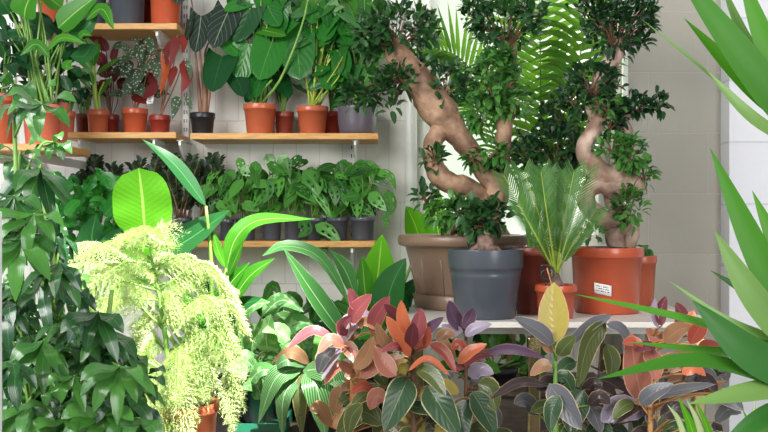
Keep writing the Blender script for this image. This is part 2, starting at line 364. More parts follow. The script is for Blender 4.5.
def bracket(px,z,label,yf=3.47):
    x=P(px,0,3.6).x; mb=MB(); t=.004
    vs=[]
    for dx in (-t,t): vs+=[(x+dx,3.66,z),(x+dx,yf,z),(x+dx,yf,z-.018),(x+dx,3.66,z-.12)]
    mb.add(vs,[(0,1,2,3),(7,6,5,4),(0,4,5,1),(1,5,6,2),(2,6,7,3),(3,7,4,0)])
    mb.box(x-.011,x+.011,yf,3.66,z-.003,z-.0005)
    o=mb.build('shelf_bracket',M['white'],smooth=False); tag(o,label,'shelf bracket','shelf brackets')
th=.022
bracket(187,Z2r-th,'white metal bracket under left end of the long pine shelf')
bracket(356,Z2r-th,'white metal bracket under right end of the long pine shelf')
bracket(353,Z3-th,'white metal bracket under right end of the lowest shelf')
bracket(188,Z3-th,'white metal bracket under middle of the lowest shelf')
bracket(90,Z2-th,'white metal bracket under the begonia shelf'); bracket(162,Z2-th,'white metal bracket under right end of the begonia shelf')
bracket(165,Z1-th,'white metal bracket under right end of the topmost shelf'); bracket(40,Z1-th,'white metal bracket under left end of the topmost shelf')
for px,l in ((4,'white metal bracket carrying the short far left shelf'),(50,'white metal bracket near right end of the short far left shelf')):
    x=P(px,0,3.3).x; mb=MB(); z=ZL-th
    mb.box(x-.006,x+.006,3.12,3.68,z-.03,z-.0005); o=mb.build('shelf_bracket',M['white'],smooth=False); tag(o,l,'shelf bracket','shelf brackets')

# ================================================================== leaf helpers
def LP(mb, pts, w, Y=3.5, prof='lance', dy=None, hint=None, rnd=None, arch=0, **k):
    """leaf along points seen at (px,py), dy = how much nearer the tip stands"""
    dy=R.uniform(-.03,.06) if dy is None else dy
    n=len(pts); ws=[]
    for i,p in enumerate(pts):
        t=i/(n-1); yy=p[2] if len(p)>2 else Y-dy*t-arch*math.sin(math.pi*t)
        ws.append(P(p[0],p[1],yy))
    hint=hint or (R.uniform(-.35,.35),-.85,R.uniform(.1,.7))
    leaf(mb,ws,w/FPX*Y,prof,hint,rnd=R.random() if rnd is None else rnd,**k)
    return ws
def part_leaf(root,mat,*a,name='leaf',**k):
    m=MB(); ws=LP(m,*a,**k); m.build(name,mat,root); return ws
def heart_leaf(root,stems,base,lb,tip,w,mat,Y,dy=.05,sr=.0035,parts=True,mbs=None,sagp=(0,0),**k):
    m=MB() if parts else mbs
    k.setdefault('hint',(R.uniform(-.4,.4),-.85,R.uniform(.15,.6)))
    mid=((lb[0]+tip[0])/2+R.uniform(-2,2),(lb[1]+tip[1])/2)
    ws=LP(m,[lb,mid,tip],w,Y,'heart',dy,lobe=.22,nu=6,nv=9,fold=.12,cup=.1,**k)
    if stems is not None:
        b=V(base); e=ws[0]; md=b.lerp(e,.55)+V((sagp[0],0,.03+sagp[1]))
        tube(stems,[b,md,e],[sr*1.3,sr,sr*.7],6,8)
    if parts: m.build('leaf',mat,root)
def rnd_heart(root,stems,base,cx,cy,rx,ry,n,wr,Y,ysp,mat,mbs,seed=1,down=1.0):
    rr=random.Random(seed)
    for i in range(n):
        a=rr.uniform(0,2*math.pi); q=rr.random()**.5
        x=cx+rx*q*math.cos(a); y=cy+ry*q*math.sin(a); w=rr.uniform(*wr); l=w*rr.uniform(1.05,1.35)
        an=rr.uniform(-.9,.9)+(x-cx)/rx*.7
        tip=(x+l*math.sin(an)*.6,y+l*math.cos(an)*.6*down); lb=(x-l*math.sin(an)*.4,y-l*math.cos(an)*.4*down)
        heart_leaf(root,stems if i%2==0 else None,base,lb,tip,w,mat,Y+rr.uniform(-ysp,ysp*.6),rr.uniform(-.02,.06),.0025,False,mbs,
                   rnd=rr.random(),hint=(rr.uniform(-.6,.6),-.7,rr.uniform(.1,.9)))

# ================================================================== top shelf
def simple_pot_plant(name,label,cat,px,rt,rb,h,Y,z,mat,style='nursery',group=None,rim=.02,soil='soil',soilz=None):
    c=V((P(px,0,Y).x,Y,z+.0006)); r=thing(name,label,cat,c,group); add_pot(r,c,rt,rb,h,mat,rim,soil,style,soilz); return r,c
def tuft(root,c,h,n,length,w,mat,seed,mbs=None,prof='lance',spread=.6,stem='stemg',up=.9):
    """an upright clump of stalked leaves above a pot"""
    rr=random.Random(seed); st=MB(); m=MB()
    for i in range(n):
        a=rr.uniform(0,2*math.pi); d=V((math.cos(a),math.sin(a),0)); k=rr.uniform(.25,1)
        e=V(c)+d*(spread*length*k)+V((0,0,h+up*length*rr.uniform(.25,1)))
        b=V(c)+d*.012+V((0,0,h))
        tube(st,[b,b.lerp(e,.5)+V((0,0,.02)),e],[.003,.0022,.0015],5,5)
        t=e+d*length*.5+V((0,0,length*rr.uniform(-.3,.15)))
        leaf(m,[e,e.lerp(t,.5)+V((0,0,.02)),t],w*rr.uniform(.8,1.2),prof,(d.x*-.3,-.3,.9),rnd=rr.random())
    st.build('stems',M[stem],root); m.build('foliage',mat,root)
for px,rt,h,mat,lab,sd in ((127,.066,.14,'grey','dark grey pot in the middle of the topmost shelf',3),(92,.052,.13,'grey','smaller dark grey pot at left of the topmost shelf',4),
                       (165.5,.057,.15,'orange2','glossy orange pot at right end of the topmost shelf',5)):
    r,c=simple_pot_plant('potted_foliage_plant',lab,'potted plant',px,rt,rt*.86,h,3.545,Z1,M[mat],group='pots on the topmost shelf')
    tuft(r,c,h*.9,16,.16,.06,M['phildark' if sd<5 else 'fillg'],sd)
r,c=simple_pot_plant('potted_foliage_plant','dark red pot squeezed behind the glossy orange pot on the topmost shelf','potted plant',150,.03,.026,.13,3.64,Z1,M['darkred'],group='pots on the topmost shelf')
tuft(r,c,.11,8,.1,.04,M['fillg'],9)
r,c=simple_pot_plant('potted_foliage_plant','terracotta pot half hidden behind tall stalks at top left','potted plant',50,.045,.038,.1,3.53,Z1,M['orange'],group='pots on the topmost shelf')
tuft(r,c,.09,10,.12,.05,M['phildark'],10)

# ================================================================== shelf with begonias
# dumb cane
r,c=simple_pot_plant('dumb_cane','upright yellow-green dumb cane in orange pot at left of the begonias','potted plant',98,.0385,.032,.083,3.53,Z2,M['orange'],group='plants on the begonia shelf')
st=MB(); b=c+V((0,0,.07)); tube(st,[b,P(95,92,3.53),P(93,62,3.53),P(96,42,3.52)],[.010,.009,.007,.003],8,10)
tube(st,[b+V((.008,0,0)),P(99,95,3.52),P(104,82,3.5)],[.005,.004,.003],6,6); st.build('stem',M['stemy'],r)
m=MB()
for pts,w in (([(96,60),(98,45),(97,40)],7),([(91,88),(80,76),(69,70)],8),([(99,96),(106,85),(113,78)],8),([(94,85),(87,72),(72,72)],8),([(95,75),(108,66),(122,56)],8),
              ([(92,70),(82,58),(72,50)],12),([(94,66),(92,50),(85,36)],12)):
    LP(m,pts,w,3.52,'lance',.04)
m.build('foliage',M['strel'],r)
r,c=simple_pot_plant('maroon_leaf_plant','small dark maroon leaved plant in red pot behind the dumb cane','potted plant',111,.03,.026,.075,3.615,Z2,M['darkred'],group='plants on the begonia shelf')
st=MB(); m=MB(); dk=MB(); b=c+V((0,0,.065))
for i,(x,y,t,w) in enumerate(((108,78,(102,62),16),(112,80,(124,72),14),(112,62,(120,42),9),(104,66,(96,52),12),(118,88,(128,80),12),(106,90,(100,80),12),(100,38,(88,50),18),(106,52,(100,36),14))):
    e=P(x,y,3.6); tube(st,[b,b.lerp(e,.5)+V((R.uniform(-.01,.01),0,0)),e],.0018,5,6)
    LP(m,[(x,y),((x+t[0])/2,(y+t[1])/2-2),t],w,3.6,'ovate',.03)
st.build('stems',M['stembrown'],r); m.build('foliage',M['calred'],r)
# dark brown pot
r,c=simple_pot_plant('potted_foliage_plant','dark brown pot at left end of the begonia shelf with dark leaves','potted plant',84,.03,.026,.078,3.62,Z2,M['redbrown'],group='plants on the begonia shelf')
tuft(r,c,.07,14,.13,.045,M['phildark'],21,spread=.3)
r,c=simple_pot_plant('potted_foliage_plant','small pinkish orange pot beside the dark brown pot','potted plant',67,.0285,.023,.078,3.52,Z2,M['pink'],group='plants on the begonia shelf')
tuft(r,c,.07,14,.13,.04,M['phildark'],22,spread=.35)
# spotted begonia
r,c=simple_pot_plant('spotted_begonia','begonia with silver spotted leaves in bright orange pot','begonia',135,.0465,.037,.088,3.535,Z2,M['orange2'],group='plants on the begonia shelf')
st=MB(); m=MB(); m2=MB(); b=c+V((0,0,.08))
for top in ((140,48),(148,60),(128,70),(146,40),(152,50)):
    e=P(top[0],top[1],3.53); tube(st,[b,b.lerp(e,.5)+V((R.uniform(-.02,.02),0,0)),e],[.003,.0025,.002],5,8)
tube(st,[P(146,66,3.48),P(152,58,3.47),P(158,48,3.47),P(164,48,3.47)],.0016,5,8); tube(st,[P(148,74,3.48),P(146,62,3.47),P(153,56,3.47)],.0016,5,8)
for pts,w in (([(137,68),(131,82),(122,97)],14),([(140,66),(138,78),(134,90)],12),([(138,45),(140,55),(140,66)],12),([(147,36),(151,46),(152,56)],10),([(130,60),(126,70),(120,78)],12),
              ([(150,55),(156,66),(156,80)],12),([(134,52),(126,58),(120,66)],12),([(146,50),(144,62),(148,72)],13),([(158,50),(164,52),(166,60)],8),([(128,80),(140,90),(146,98)],13)):
    LP(m,pts,w,3.5,'ovate',.05,cup=.15)
for pts,w in (([(139,90),(146,96),(152,102)],13),([(132,96),(140,100),(147,104)],9),([(150,74),(154,82),(156,92)],9)): LP(m2,pts,w,3.51,'ovate',.03)
st.build('stems',M['stempink'],r); rr=random.Random(77)
for i in range(22):
    x=rr.uniform(122,160); y=rr.uniform(44,98); an=rr.uniform(-2,2); l=rr.uniform(12,19)
    LP(m,[(x,y),(x+l*.5*math.sin(an),y-l*.4*math.cos(an)),(x+l*math.sin(an),y-l*.6*math.cos(an)+4)],rr.uniform(6,10),3.56,'ovate',.02,rnd=rr.random(),cup=.15)
m.build('foliage',M['beg'],r); m2.build('red_foliage',M['begred'],r)
mb=MB(); mb.box(0,0,0,0,0,0); mb=MB()
q=P(150,99,3.46); mb.add([tuple(q+V(v)) for v in ((-.012,0,-.018),(.010,0,-.014),(.014,0,.016),(-.008,0,.018),(-.012,.0015,-.018),(.010,.0015,-.014),(.014,.0015,.016),(-.008,.0015,.018))],[(0,1,2,3),(7,6,5,4),(0,4,5,1),(1,5,6,2),(2,6,7,3),(3,7,4,0)])
tg=mb.build('plant_tag',M['tag'],r,smooth=False); tg['label']='white printed plant tag'
ib=MB()
for i in range(4):
    z=q.z-.010+i*.006; ib.box(q.x-.006+.001*i,q.x+.006-.002*(i%2),q.y-.0012,q.y-.0004,z,z+.002)
ib.build('print',M['ink'],tg,smooth=False)
# red begonia
r,c=simple_pot_plant('red_leaf_begonia','begonia with drooping red and orange leaves in dark red pot at shelf end','begonia',160,.0375,.033,.066,3.545,Z2,M['darkred'],group='plants on the begonia shelf')
st=MB(); m=MB(); mo=MB(); ms=MB(); b=c+V((0,0,.06))
for e in ((163,56),(172,42),(182,64),(168,70),(178,34)):
    e=P(e[0],e[1],3.52); tube(st,[b,b.lerp(e,.55)+V((.01,0,.01)),e],[.003,.0022,.0018],5,8)
for pts,w in (([(162,50),(166,68),(160,96)],10),): LP(mo,pts,w,3.47,'lance',.02)
for pts,w in (([(176,36),(174,50),(170,68)],9),([(183,60),(187,76),(181,94)],13),([(171,40),(167,52),(166,66)],7),([(180,36),(184,44),(182,54)],8),([(156,82),(150,92),(142,99)],12),([(176,66),(172,76),(170,88)],8)): LP(m,pts,w,3.47,'ovate',.03,cup=.2)
for pts,w in (([(176,96),(176,106),(172,120)],11),([(186,96),(190,104),(191,112)],6),([(186,60),(190,70),(190,80)],6)): LP(ms,pts,w,3.47,'ovate',.03)
st.build('stems',M['stempink'],r); m.build('red_foliage',M['begred'],r); mo.build('orange_leaf',M['begor'],r); ms.build('spotted_foliage',M['beg'],r)

# ================================================================== long shelf
r,c=simple_pot_plant('alocasia','dark veined alocasia on tan stems in small black pot','alocasia',202.5,.0445,.036,.078,3.545,Z2r,M['black'],group='plants on the long shelf')
st=MB(); b=c+V((0,0,.07))
tube(st,[b+V((.004,0,0)),P(205,95,3.55),P(202,72,3.54),P(199,40,3.52)],[.011,.010,.005,.003],8,10)
tube(st,[b+V((-.006,0,0)),P(199,90,3.55),P(196,60,3.55),P(193,10,3.55),P(188,-15,3.55)],[.009,.007,.004,.003,.002],7,12)
tube(st,[b+V((.010,.01,0)),P(209,88,3.56),P(205,60,3.57),P(208,44,3.57),P(226,10,3.55)],[.009,.007,.004,.003,.002],7,12)
st.build('stems',M['stempink'],r)
for lb,tip,w,hint in (((201,16),(195,53),25,(.15,-.95,.2)),((190,20),(184,44),15,(-.7,-.6,.3)),((228,12),(213,48),32,(.1,-.9,.3)),((186,-22),(176,4),24,(0,-.9,.3))):
    heart_leaf(r,None,c,lb,tip,w,M['alo'],3.51,.03,hint=hint)
# philodendrons
def lrg_phil(label,px,rt,rb,h,mat,Y,leaves,fill,stalkmat='stemg',seed=1,extra=()):
    r,c=simple_pot_plant('philodendron',label,'potted plant',px,rt,rb,h,Y,Z2r,M[mat],group='plants on the long shelf')
    st=MB(); b=c+V((0,0,h*.88))
    for i,(lb,tip,w,mt) in enumerate(leaves):
        heart_leaf(r,st,b+V((R.uniform(-.3,.3)*rt,R.uniform(-.3,.2)*rt,0)),lb,tip,w,M[mt],Y-.03,R.uniform(.01,.06))
    for pts,rad in extra: tube(st,[b+V((R.uniform(-.2,.2)*rt,-.1*rt,0))]+[P(*p) for p in pts],rad,7,10)
    if fill:
        mbs=MB()
        for f in fill: rnd_heart(r,st,b,*f,None,mbs,seed)
        mbs.build('foliage',M['phil'],r)
    st.build('stems',M[stalkmat],r)
lrg_phil('large heart leaved philodendron in orange pot next to the alocasia',260,.0595,.046,.108,'orange',3.545,
    [((272,42),(259,80),40,'phil'),((249,44),(240,80),36,'phil'),((222,56),(213,92),38,'phildark'),((233,72),(243,97),24,'phildark'),((262,30),(286,36),16,'strel'),((250,8),(234,42),34,'phildark'),
     ((268,6),(280,26),26,'phil'),((246,76),(250,100),20,'phil'),((226,40),(240,56),22,'phil'),((262,78),(256,98),18,'phil')],
    [(262,10,46,30,16,(18,28),3.58,.06),(256,88,20,12,10,(9,15),3.57,.03)],seed=5,extra=[([(277,85,3.50),(290,58,3.48),(303,22,3.47),(309,-6,3.47)],[.0055,.005,.004,.0035]),([(262,92,3.5),(272,80,3.5)],.004)])
lrg_phil('dark stemmed plant in redbrown pot wedged between two orange philodendron pots',284,.037,.032,.088,'redbrown',3.61,
    [((288,46),(296,76),30,'phildark'),((282,78),(290,98),18,'phildark')],[(286,70,22,26,12,(12,20),3.62,.04)],seed=6)
lrg_phil('philodendron with many pale stalks in orange pot at middle of the long shelf',312.5,.0565,.044,.1,'orange',3.545,
    [((297,42),(300,80),42,'phil'),((330,18),(324,42),24,'phil'),((322,66),(326,90),18,'phil'),((342,20),(350,46),24,'phil'),((338,50),(346,76),22,'phil'),((318,4),(310,24),22,'phil'),((352,66),(346,88),22,'phil')],
    [(318,28,40,34,30,(14,24),3.56,.07),(328,80,24,16,14,(9,15),3.54,.05)],'stemy',seed=7,
    extra=[([(316,92,3.52),(322,70,3.5)],[.004,.003]),([(322,90,3.5),(338,66,3.48),(346,50,3.52)],[.003,.0025,.002]),([(326,92,3.5),(338,78,3.48),(344,64,3.52)],[.003,.0025,.002]),([(308,90,3.52),(304,70,3.5)],[.004,.003]),([(314,88,3.5),(316,66,3.5)],[.004,.003])])
lrg_phil('plant in darkred pot hidden behind the pale stalked philodendron',331,.037,.032,.09,'darkred',3.625,
    [],[(336,60,22,40,14,(14,20),3.62,.04)],seed=8)
r,c=simple_pot_plant('philodendron','bushy green climber in the wide aubergine grey pot at right shelf end','potted plant',357.5,.0725,.064,.1,3.545,Z2r,M['purplegrey'],'bowl',group='plants on the long shelf')
st=MB(); mbs=MB(); b=c+V((0,0,.09))
rnd_heart(r,st,b,352,44,24,46,34,(13,22),3.57,.07,None,mbs,9); rnd_heart(r,st,b,340,6,46,18,20,(15,24),3.56,.06,None,mbs,10)
rnd_heart(r,st,b,365,62,10,24,8,(14,20),3.6,.03,None,mbs,12)
mbs.build('foliage',M['fillg'],r); st.build('stems',M['stemg'],r)

# ================================================================== lowest shelf: swiss cheese plants
def cheese(px,rt,h,Y,label,seed,cx,cy,rx,ry,n,trail=()):
    r,c=simple_pot_plant('swiss_cheese_vine',label,'potted plant',px,rt,rt*.84,h,Y,Z3,M['grey'],group='vines in grey pots on the lowest shelf',rim=.014)
    rr=random.Random(seed); st=MB(); m=MB(); b=c+V((0,0,h*.88))
    hole=lambda rs: (lambda i,k,nv,nu: 2<=i<=nv-3 and k in (1,nu-2) and (i+rs)%2==0)
    for i in range(n):
        a=rr.uniform(0,2*math.pi); q=rr.random()**.5; x=cx+rx*q*math.cos(a); y=cy+ry*q*math.sin(a)
        w=rr.uniform(9,14); l=w*rr.uniform(1.4,1.8); an=rr.uniform(-1.1,1.1)+(x-cx)/rx*.6
        yy=Y+rr.uniform(-.08,.06)
        lb=(x-l*.45*math.sin(an),y-l*.45*math.cos(an)); tp=(x+l*.55*math.sin(an),y+l*.55*math.cos(an))
        ws=LP(m,[lb,((lb[0]+tp[0])/2+rr.uniform(-2,2),(lb[1]+tp[1])/2-1),tp],w,yy,'ovate',rr.uniform(-.02,.05),hint=(rr.uniform(-.6,.6),-.75,rr.uniform(.1,.9)),
           rnd=rr.random(),nu=6,nv=8,lobe=.1,holes=hole(i) if i%3 else None,cup=.15)
        if i%2==0: tube(st,[b+V((rr.uniform(-.5,.5)*rt,rr.uniform(-.4,.4)*rt,0)),b.lerp(ws[0],.6)+V((0,0,.015)),ws[0]],[.0022,.0018,.0013],5,6)
    for pts,w in trail: LP(m,pts,w,Y-.08,'ovate',.03,nu=6,nv=8,holes=hole(0),lobe=.1,cup=.15)
    st.build('stems',M['stemg'],r); m.build('foliage',M['adan'],r)
cheese(227,.026,.075,3.56,'swiss cheese vine in grey pot, first from left in the lowest row',31,222,196,22,22,26,[([(234,190),(232,202),(236,214)],14)])
cheese(246,.036,.078,3.55,'swiss cheese vine in grey pot, second from left in the lowest row',32,244,190,20,24,26,[([(265,182),(268,192),(263,204)],14)])
cheese(272,.036,.08,3.55,'swiss cheese vine in grey pot, third from left in the lowest row',33,272,186,20,24,28)
cheese(294,.035,.08,3.55,'swiss cheese vine in grey pot, fourth from left in the lowest row',34,296,186,18,24,28,[([(305,172),(316,184),(318,196)],18),([(302,220),(306,230),(298,238)],14),([(314,190),(324,204),(331,217)],9)])
cheese(316,.034,.08,3.56,'swiss cheese vine in grey pot, third from right in the lowest row',35,316,188,16,22,24,[([(318,226),(330,232),(343,248)],14),([(322,240),(325,250),(321,258)],7)])
cheese(337,.0395,.081,3.54,'swiss cheese vine in grey pot, second from right in the lowest row',36,334,188,18,24,30)
cheese(363,.045,.082,3.54,'swiss cheese vine in grey pot, rightmost of the lowest row',37,364,188,20,23,40,[([(388,192),(391,206),(386,218)],12),([(384,216),(386,222),(384,228)],7),([(378,172),(390,176),(396,190)],10),([(350,172),(362,166),(374,170)],10)])
# dark small-leaved plants at left of the lowest shelf
for i,(px,w) in enumerate(((92,26),(122,28),(152,28),(182,26),(205,24))):
    lab=['first','second','third','fourth','fifth'][i]
    r,c=simple_pot_plant('dark_shrublet','dark small leaved plant, %s from left behind the big bright leaf'%lab,'potted plant',px,.036,.03,.08,3.55,Z3,M['grey'],group='dark plants at left of the lowest shelf',rim=.014)
    rr=random.Random(50+i); st=MB(); m=MB()
    for k in range(11):
        x=px+rr.uniform(-w*.75,w*.75); y=rr.uniform(156,180) if k<8 else rr.uniform(180,200); yy=3.55+rr.uniform(-.07,.07)
        b=c+V((rr.uniform(-.02,.02),rr.uniform(-.02,.02),.07)); e=P(x,y,yy); md=b.lerp(e,.55)+V((0,0,.02))
        tube(st,[b,md,e],[.003,.0022,.001],5,8); cm=catmull([b,md,e],14)
        for j in range(3,15):
            p=cm[j]; t=(cm[min(j+1,14)]-cm[j-1]).normalized()
            for sgn in (-1,1):
                d=(V((sgn,rr.uniform(-.5,.5),.25))+t*.8).normalized(); l=rr.uniform(.024,.036)
                leaf(m,[p,p+d*l*.5+V((0,0,.003)),p+d*l],l*.5,'lance',(rr.uniform(-.4,.4),-.7,.7),rnd=rr.random(),nu=2,nv=4)
    st.build('stems',M['stembrown'],r); m.build('foliage',M['zz'],r)
# ================================================================== far left shelf: bird of paradise and stalky plant
ZLs=ZL
c=V((P(42,0,3.2).x,3.2,ZL+.0006)); r=thing('bird_of_paradise','leafy bird of paradise on pale stalks in pinkish pot, far left shelf','potted plant',c,'plants on the far left shelf')
add_pot(r,c,.062,.05,.13,M['pink'],.03)
st=MB(); b=c+V((0,0,.115)); rr=random.Random(4)
for i in range(34):
    x=rr.uniform(8,72); e=P(x,rr.uniform(-20,45),3.2+rr.uniform(-.07,.1))
    bb=b+V((rr.uniform(-.04,.04),rr.uniform(-.03,.03),0)); md=bb.lerp(e,.5)+V((R.uniform(-.01,.01),0,.01))
    tube(st,[bb,md,e],[.0045,.0035,.002],5,7)
st.build('stalks',M['stemg'],r)
for pts,w,mt,yy in (([(24,18),(27,4),(40,-22)],34,'strel',3.12),([(58,28),(76,12),(102,-8)],26,'strel',3.12),([(68,34),(84,30),(98,12)],22,'streld',3.14),([(86,20),(102,9),(114,30)],15,'strel',3.1),
      ([(50,58),(36,44),(20,56)],11,'strel',3.1),([(46,52),(62,38),(86,44)],11,'strel',3.1),([(92,44),(84,56),(70,56)],26,'streld',3.16),([(40,30),(26,36),(8,30)],20,'streld',3.26),([(52,38),(38,26),(18,22)],24,'streld',3.26),
      ([(30,44),(14,36),(-6,40)],20,'streld',3.24),([(62,8),(48,-2),(30,-4)],20,'strel',3.2),([(78,40),(84,34),(92,36)],9,'strel',3.12),([(72,60),(66,66),(74,68)],9,'strel',3.12),([(10,14),(2,0),(-8,-20)],26,'streld',3.2),
      ([(44,36),(40,22),(32,12)],24,'streld',3.28),([(54,46),(66,52),(74,62)],22,'streld',3.3),([(8,60),(2,46),(-6,36)],18,'streld',3.26),([(60,64),(50,56),(36,62)],12,'streld',3.24)):
    part_leaf(r,M[mt],pts,w,yy,'ovate' if w>18 else 'lance',dy=.03,nv=10)
rr=random.Random(8); m=MB()
for i in range(46):
    x=rr.uniform(0,74); y=rr.uniform(24,104); yy=3.27+rr.uniform(-.06,.08); an=rr.uniform(-1.2,1.2)
    l=rr.uniform(16,28); LP(m,[(x,y),(x+l*.5*math.sin(an),y-l*.5*math.cos(an)),(x+l*math.sin(an),y-l*.8*math.cos(an))],rr.uniform(6,11),yy,'lance',.02,rnd=rr.random())
m.build('foliage',M['phildark'],r)
c=V((P(0,0,3.2).x,3.2,ZL+.0006)); r=thing('potted_foliage_plant','big orange pot at the left picture edge on the far left shelf','potted plant',c,'plants on the far left shelf')
add_pot(r,c,.052,.042,.165,M['orange'],.025); tuft(r,c,.15,22,.2,.05,M['phildark'],61,spread=.35)
c=V((P(60,0,3.26).x-.012,3.3,ZL+.0006)); r=thing('potted_foliage_plant','tall pink pot behind the bird of paradise pot, far left shelf','potted plant',c,'plants on the far left shelf')
add_pot(r,c,.026,.022,.15,M['pink'],.03); tuft(r,c,.14,12,.13,.04,M['phildark'],62,spread=.3)

# ================================================================== bench and things low down
BZ=.5
bx0,bx1=-1.3,.0
mb=MB(); mb.box(bx0,bx1,2.72,3.38,BZ-.03,BZ); bt=thing('plant_bench','low dark wooden bench carrying the lower plants','bench',((bx0+bx1)/2,2.9,0))
mb.build('bench_top',M['darkwood'],bt,smooth=False,bevel=.004)
for x in (bx0+.06,bx1-.06):
    for y in (2.77,3.32):
        m2=MB(); m2.box(x-.03,x+.03,y-.03,y+.03,0.001,BZ-.03); m2.build('leg',M['darkwood'],bt,smooth=False)
# green tray
tx0,tx1=P(205,0,2.93).x,P(285,0,2.93).x; tz=BZ+.0006
mb=MB(); mb.box(tx0,tx1,2.93,3.33,tz,tz+.006); mb.box(tx0,tx1,2.93,2.938,tz+.006,P(0,424,2.93).z); mb.box(tx0,tx1,3.322,3.33,tz+.006,P(0,424,2.93).z)
mb.box(tx0,tx0+.008,2.938,3.322,tz+.006,P(0,424,2.93).z); mb.box(tx1-.008,tx1,2.938,3.322,tz+.006,P(0,424,2.93).z)
o=mb.build('plant_tray',M['green'],smooth=False); tag(o,'shallow green plastic tray on the low bench','tray')
TZ=tz+.0066

# silver aglaonema in the tray
c=V((P(246,0,3.1).x,3.1,TZ)); r=thing('silver_leaf_plant','bushy plant with silver green leaves standing in the green tray','potted plant',c,'plants on the low bench')
add_pot(r,c,.075,.06,.13,M['black'],.02)
st=MB(); m=MB(); b=c+V((0,0,.12)); rr=random.Random(71)
ls=[([(268,352),(266,334),(271,314)],22),([(252,352),(250,338),(247,322)],20),([(226,352),(236,364),(246,380)],21),([(300,362),(284,344),(262,346)],24),([(262,316),(282,300),(304,312)],14),
    ([(240,340),(226,330),(214,338)],16),([(256,370),(242,358),(226,364)],16),([(290,340),(276,330),(262,332)],16),([(240,318),(252,306),(270,302)],16),([(226,350),(222,334),(228,318)],16),
    ([(250,380),(262,370),(280,372)],16),([(236,390),(230,380),(218,384)],14),([(262,400),(256,385),(240,388)],15),([(284,330),(298,322),(314,326)],16),([(276,362),(290,352),(306,358)],18),([(232,312),(220,304),(208,312)],14)]
for pts,w in ls:
    ws=LP(m,pts,w*1.25,2.99+rr.uniform(-.06,.04),'ovate',.06,cup=.1,nv=9); tube(st,[b,b.lerp(ws[0],.6)+V((0,0,.03)),ws[0]],.003,5,6)
for i in range(40):
    x=rr.uniform(210,312); y=rr.uniform(318,398); an=rr.uniform(-1.6,1.6); l=rr.uniform(18,28)
    LP(m,[(x,y),(x+l*.5*math.sin(an),y-l*.5*math.cos(an)-3),(x+l*math.sin(an),y-l*.55*math.cos(an)+4)],rr.uniform(10,15),3.12+rr.uniform(-.05,.1),'ovate',.03,rnd=rr.random())
st.build('stems',M['stemg'],r); m.build('foliage',M['agla'],r)
# dark second plant behind in the tray
c=V((P(292,0,3.25).x,3.25,BZ+.0006)); r=thing('broad_leaf_plant','green broad leaved plant behind the silver leaved one','potted plant',c,'plants on the low bench')
add_pot(r,c,.075,.06,.14,M['black'],.02)
st=MB(); m=MB(); b=c+V((0,0,.13)); rr=random.Random(72)
for i in range(46):
    x=rr.uniform(216,350); y=rr.uniform(300,396); an=rr.uniform(-1.7,1.7)+(x-290)/80; l=rr.uniform(24,40)
    ws=LP(m,[(x,y),(x+l*.5*math.sin(an),y-l*.45*math.cos(an)-4),(x+l*math.sin(an),y-l*.45*math.cos(an)+6)],rr.uniform(11,18),3.24+rr.uniform(-.07,.1),'ovate',.04,rnd=rr.random())
    if i%2==0: tube(st,[b,b.lerp(ws[0],.6)+V((0,0,.03)),ws[0]],.003,5,6)
st.build('stems',M['stemg'],r); m.build('foliage',M['fillg'],r)
# hanging striped calathea
c=V((P(336,0,2.93).x,2.93,BZ+.0006)); r=thing('calathea','striped calathea with long drooping leaves in black pot','potted plant',c,'plants on the low bench')
add_pot(r,c,.115,.095,.16,M['black'],.02)
mb=MB(); q=P(345,412,2.80); mb.box(q.x-.012,q.x+.012,2.812,2.8165,q.z-.010,q.z+.010); t=mb.build('pot_label',M['white'],r,smooth=False); t['label']='small white pot label'
st=MB(); b=c+V((0,0,.15)); cal=MB()
for pts,w,mt in (([(302,368),(276,378),(258,424)],22,'calath'),([(304,372),(300,398),(302,438)],17,'olive'),([(308,370),(318,392),(326,440)],30,'calath'),([(302,370),(332,374),(334,424)],26,'calath'),
              ([(306,366),(286,360),(268,374)],14,'calath'),([(310,364),(292,352),(272,362)],13,'tan'),([(300,376),(284,396),(282,436)],18,'calath'),([(312,370),(346,384),(352,428)],20,'calath'),([(298,414),(318,406),(338,422)],7,'tan'),
              ([(360,412),(352,392),(340,388)],9,'strelb'),([(366,405),(358,388),(360,372)],9,'strelb'),([(318,372),(336,352),(356,356)],20,'fillg'),([(312,366),(322,346),(318,326)],20,'fillg')):
    mm=M[mt] if mt in M else RUB[mt]
    ws=part_leaf(r,mm,pts,w,2.82,'lance',dy=.0,arch=.04,nv=12,fold=.1)
    tube(st,[b,b.lerp(ws[0],.6)+V((0,-.02,.02)),ws[0]],[.004,.003,.002],5,7)
rr=random.Random(73)
for i in range(22):
    x=rr.uniform(302,325); tube(st,[P(308+rr.uniform(-6,6),372,2.86),P(x,388,2.8),P(x+rr.uniform(-4,4),rr.uniform(396,416),2.79)],.0012,4,5)
st.build('stems',M['stempink'],r)
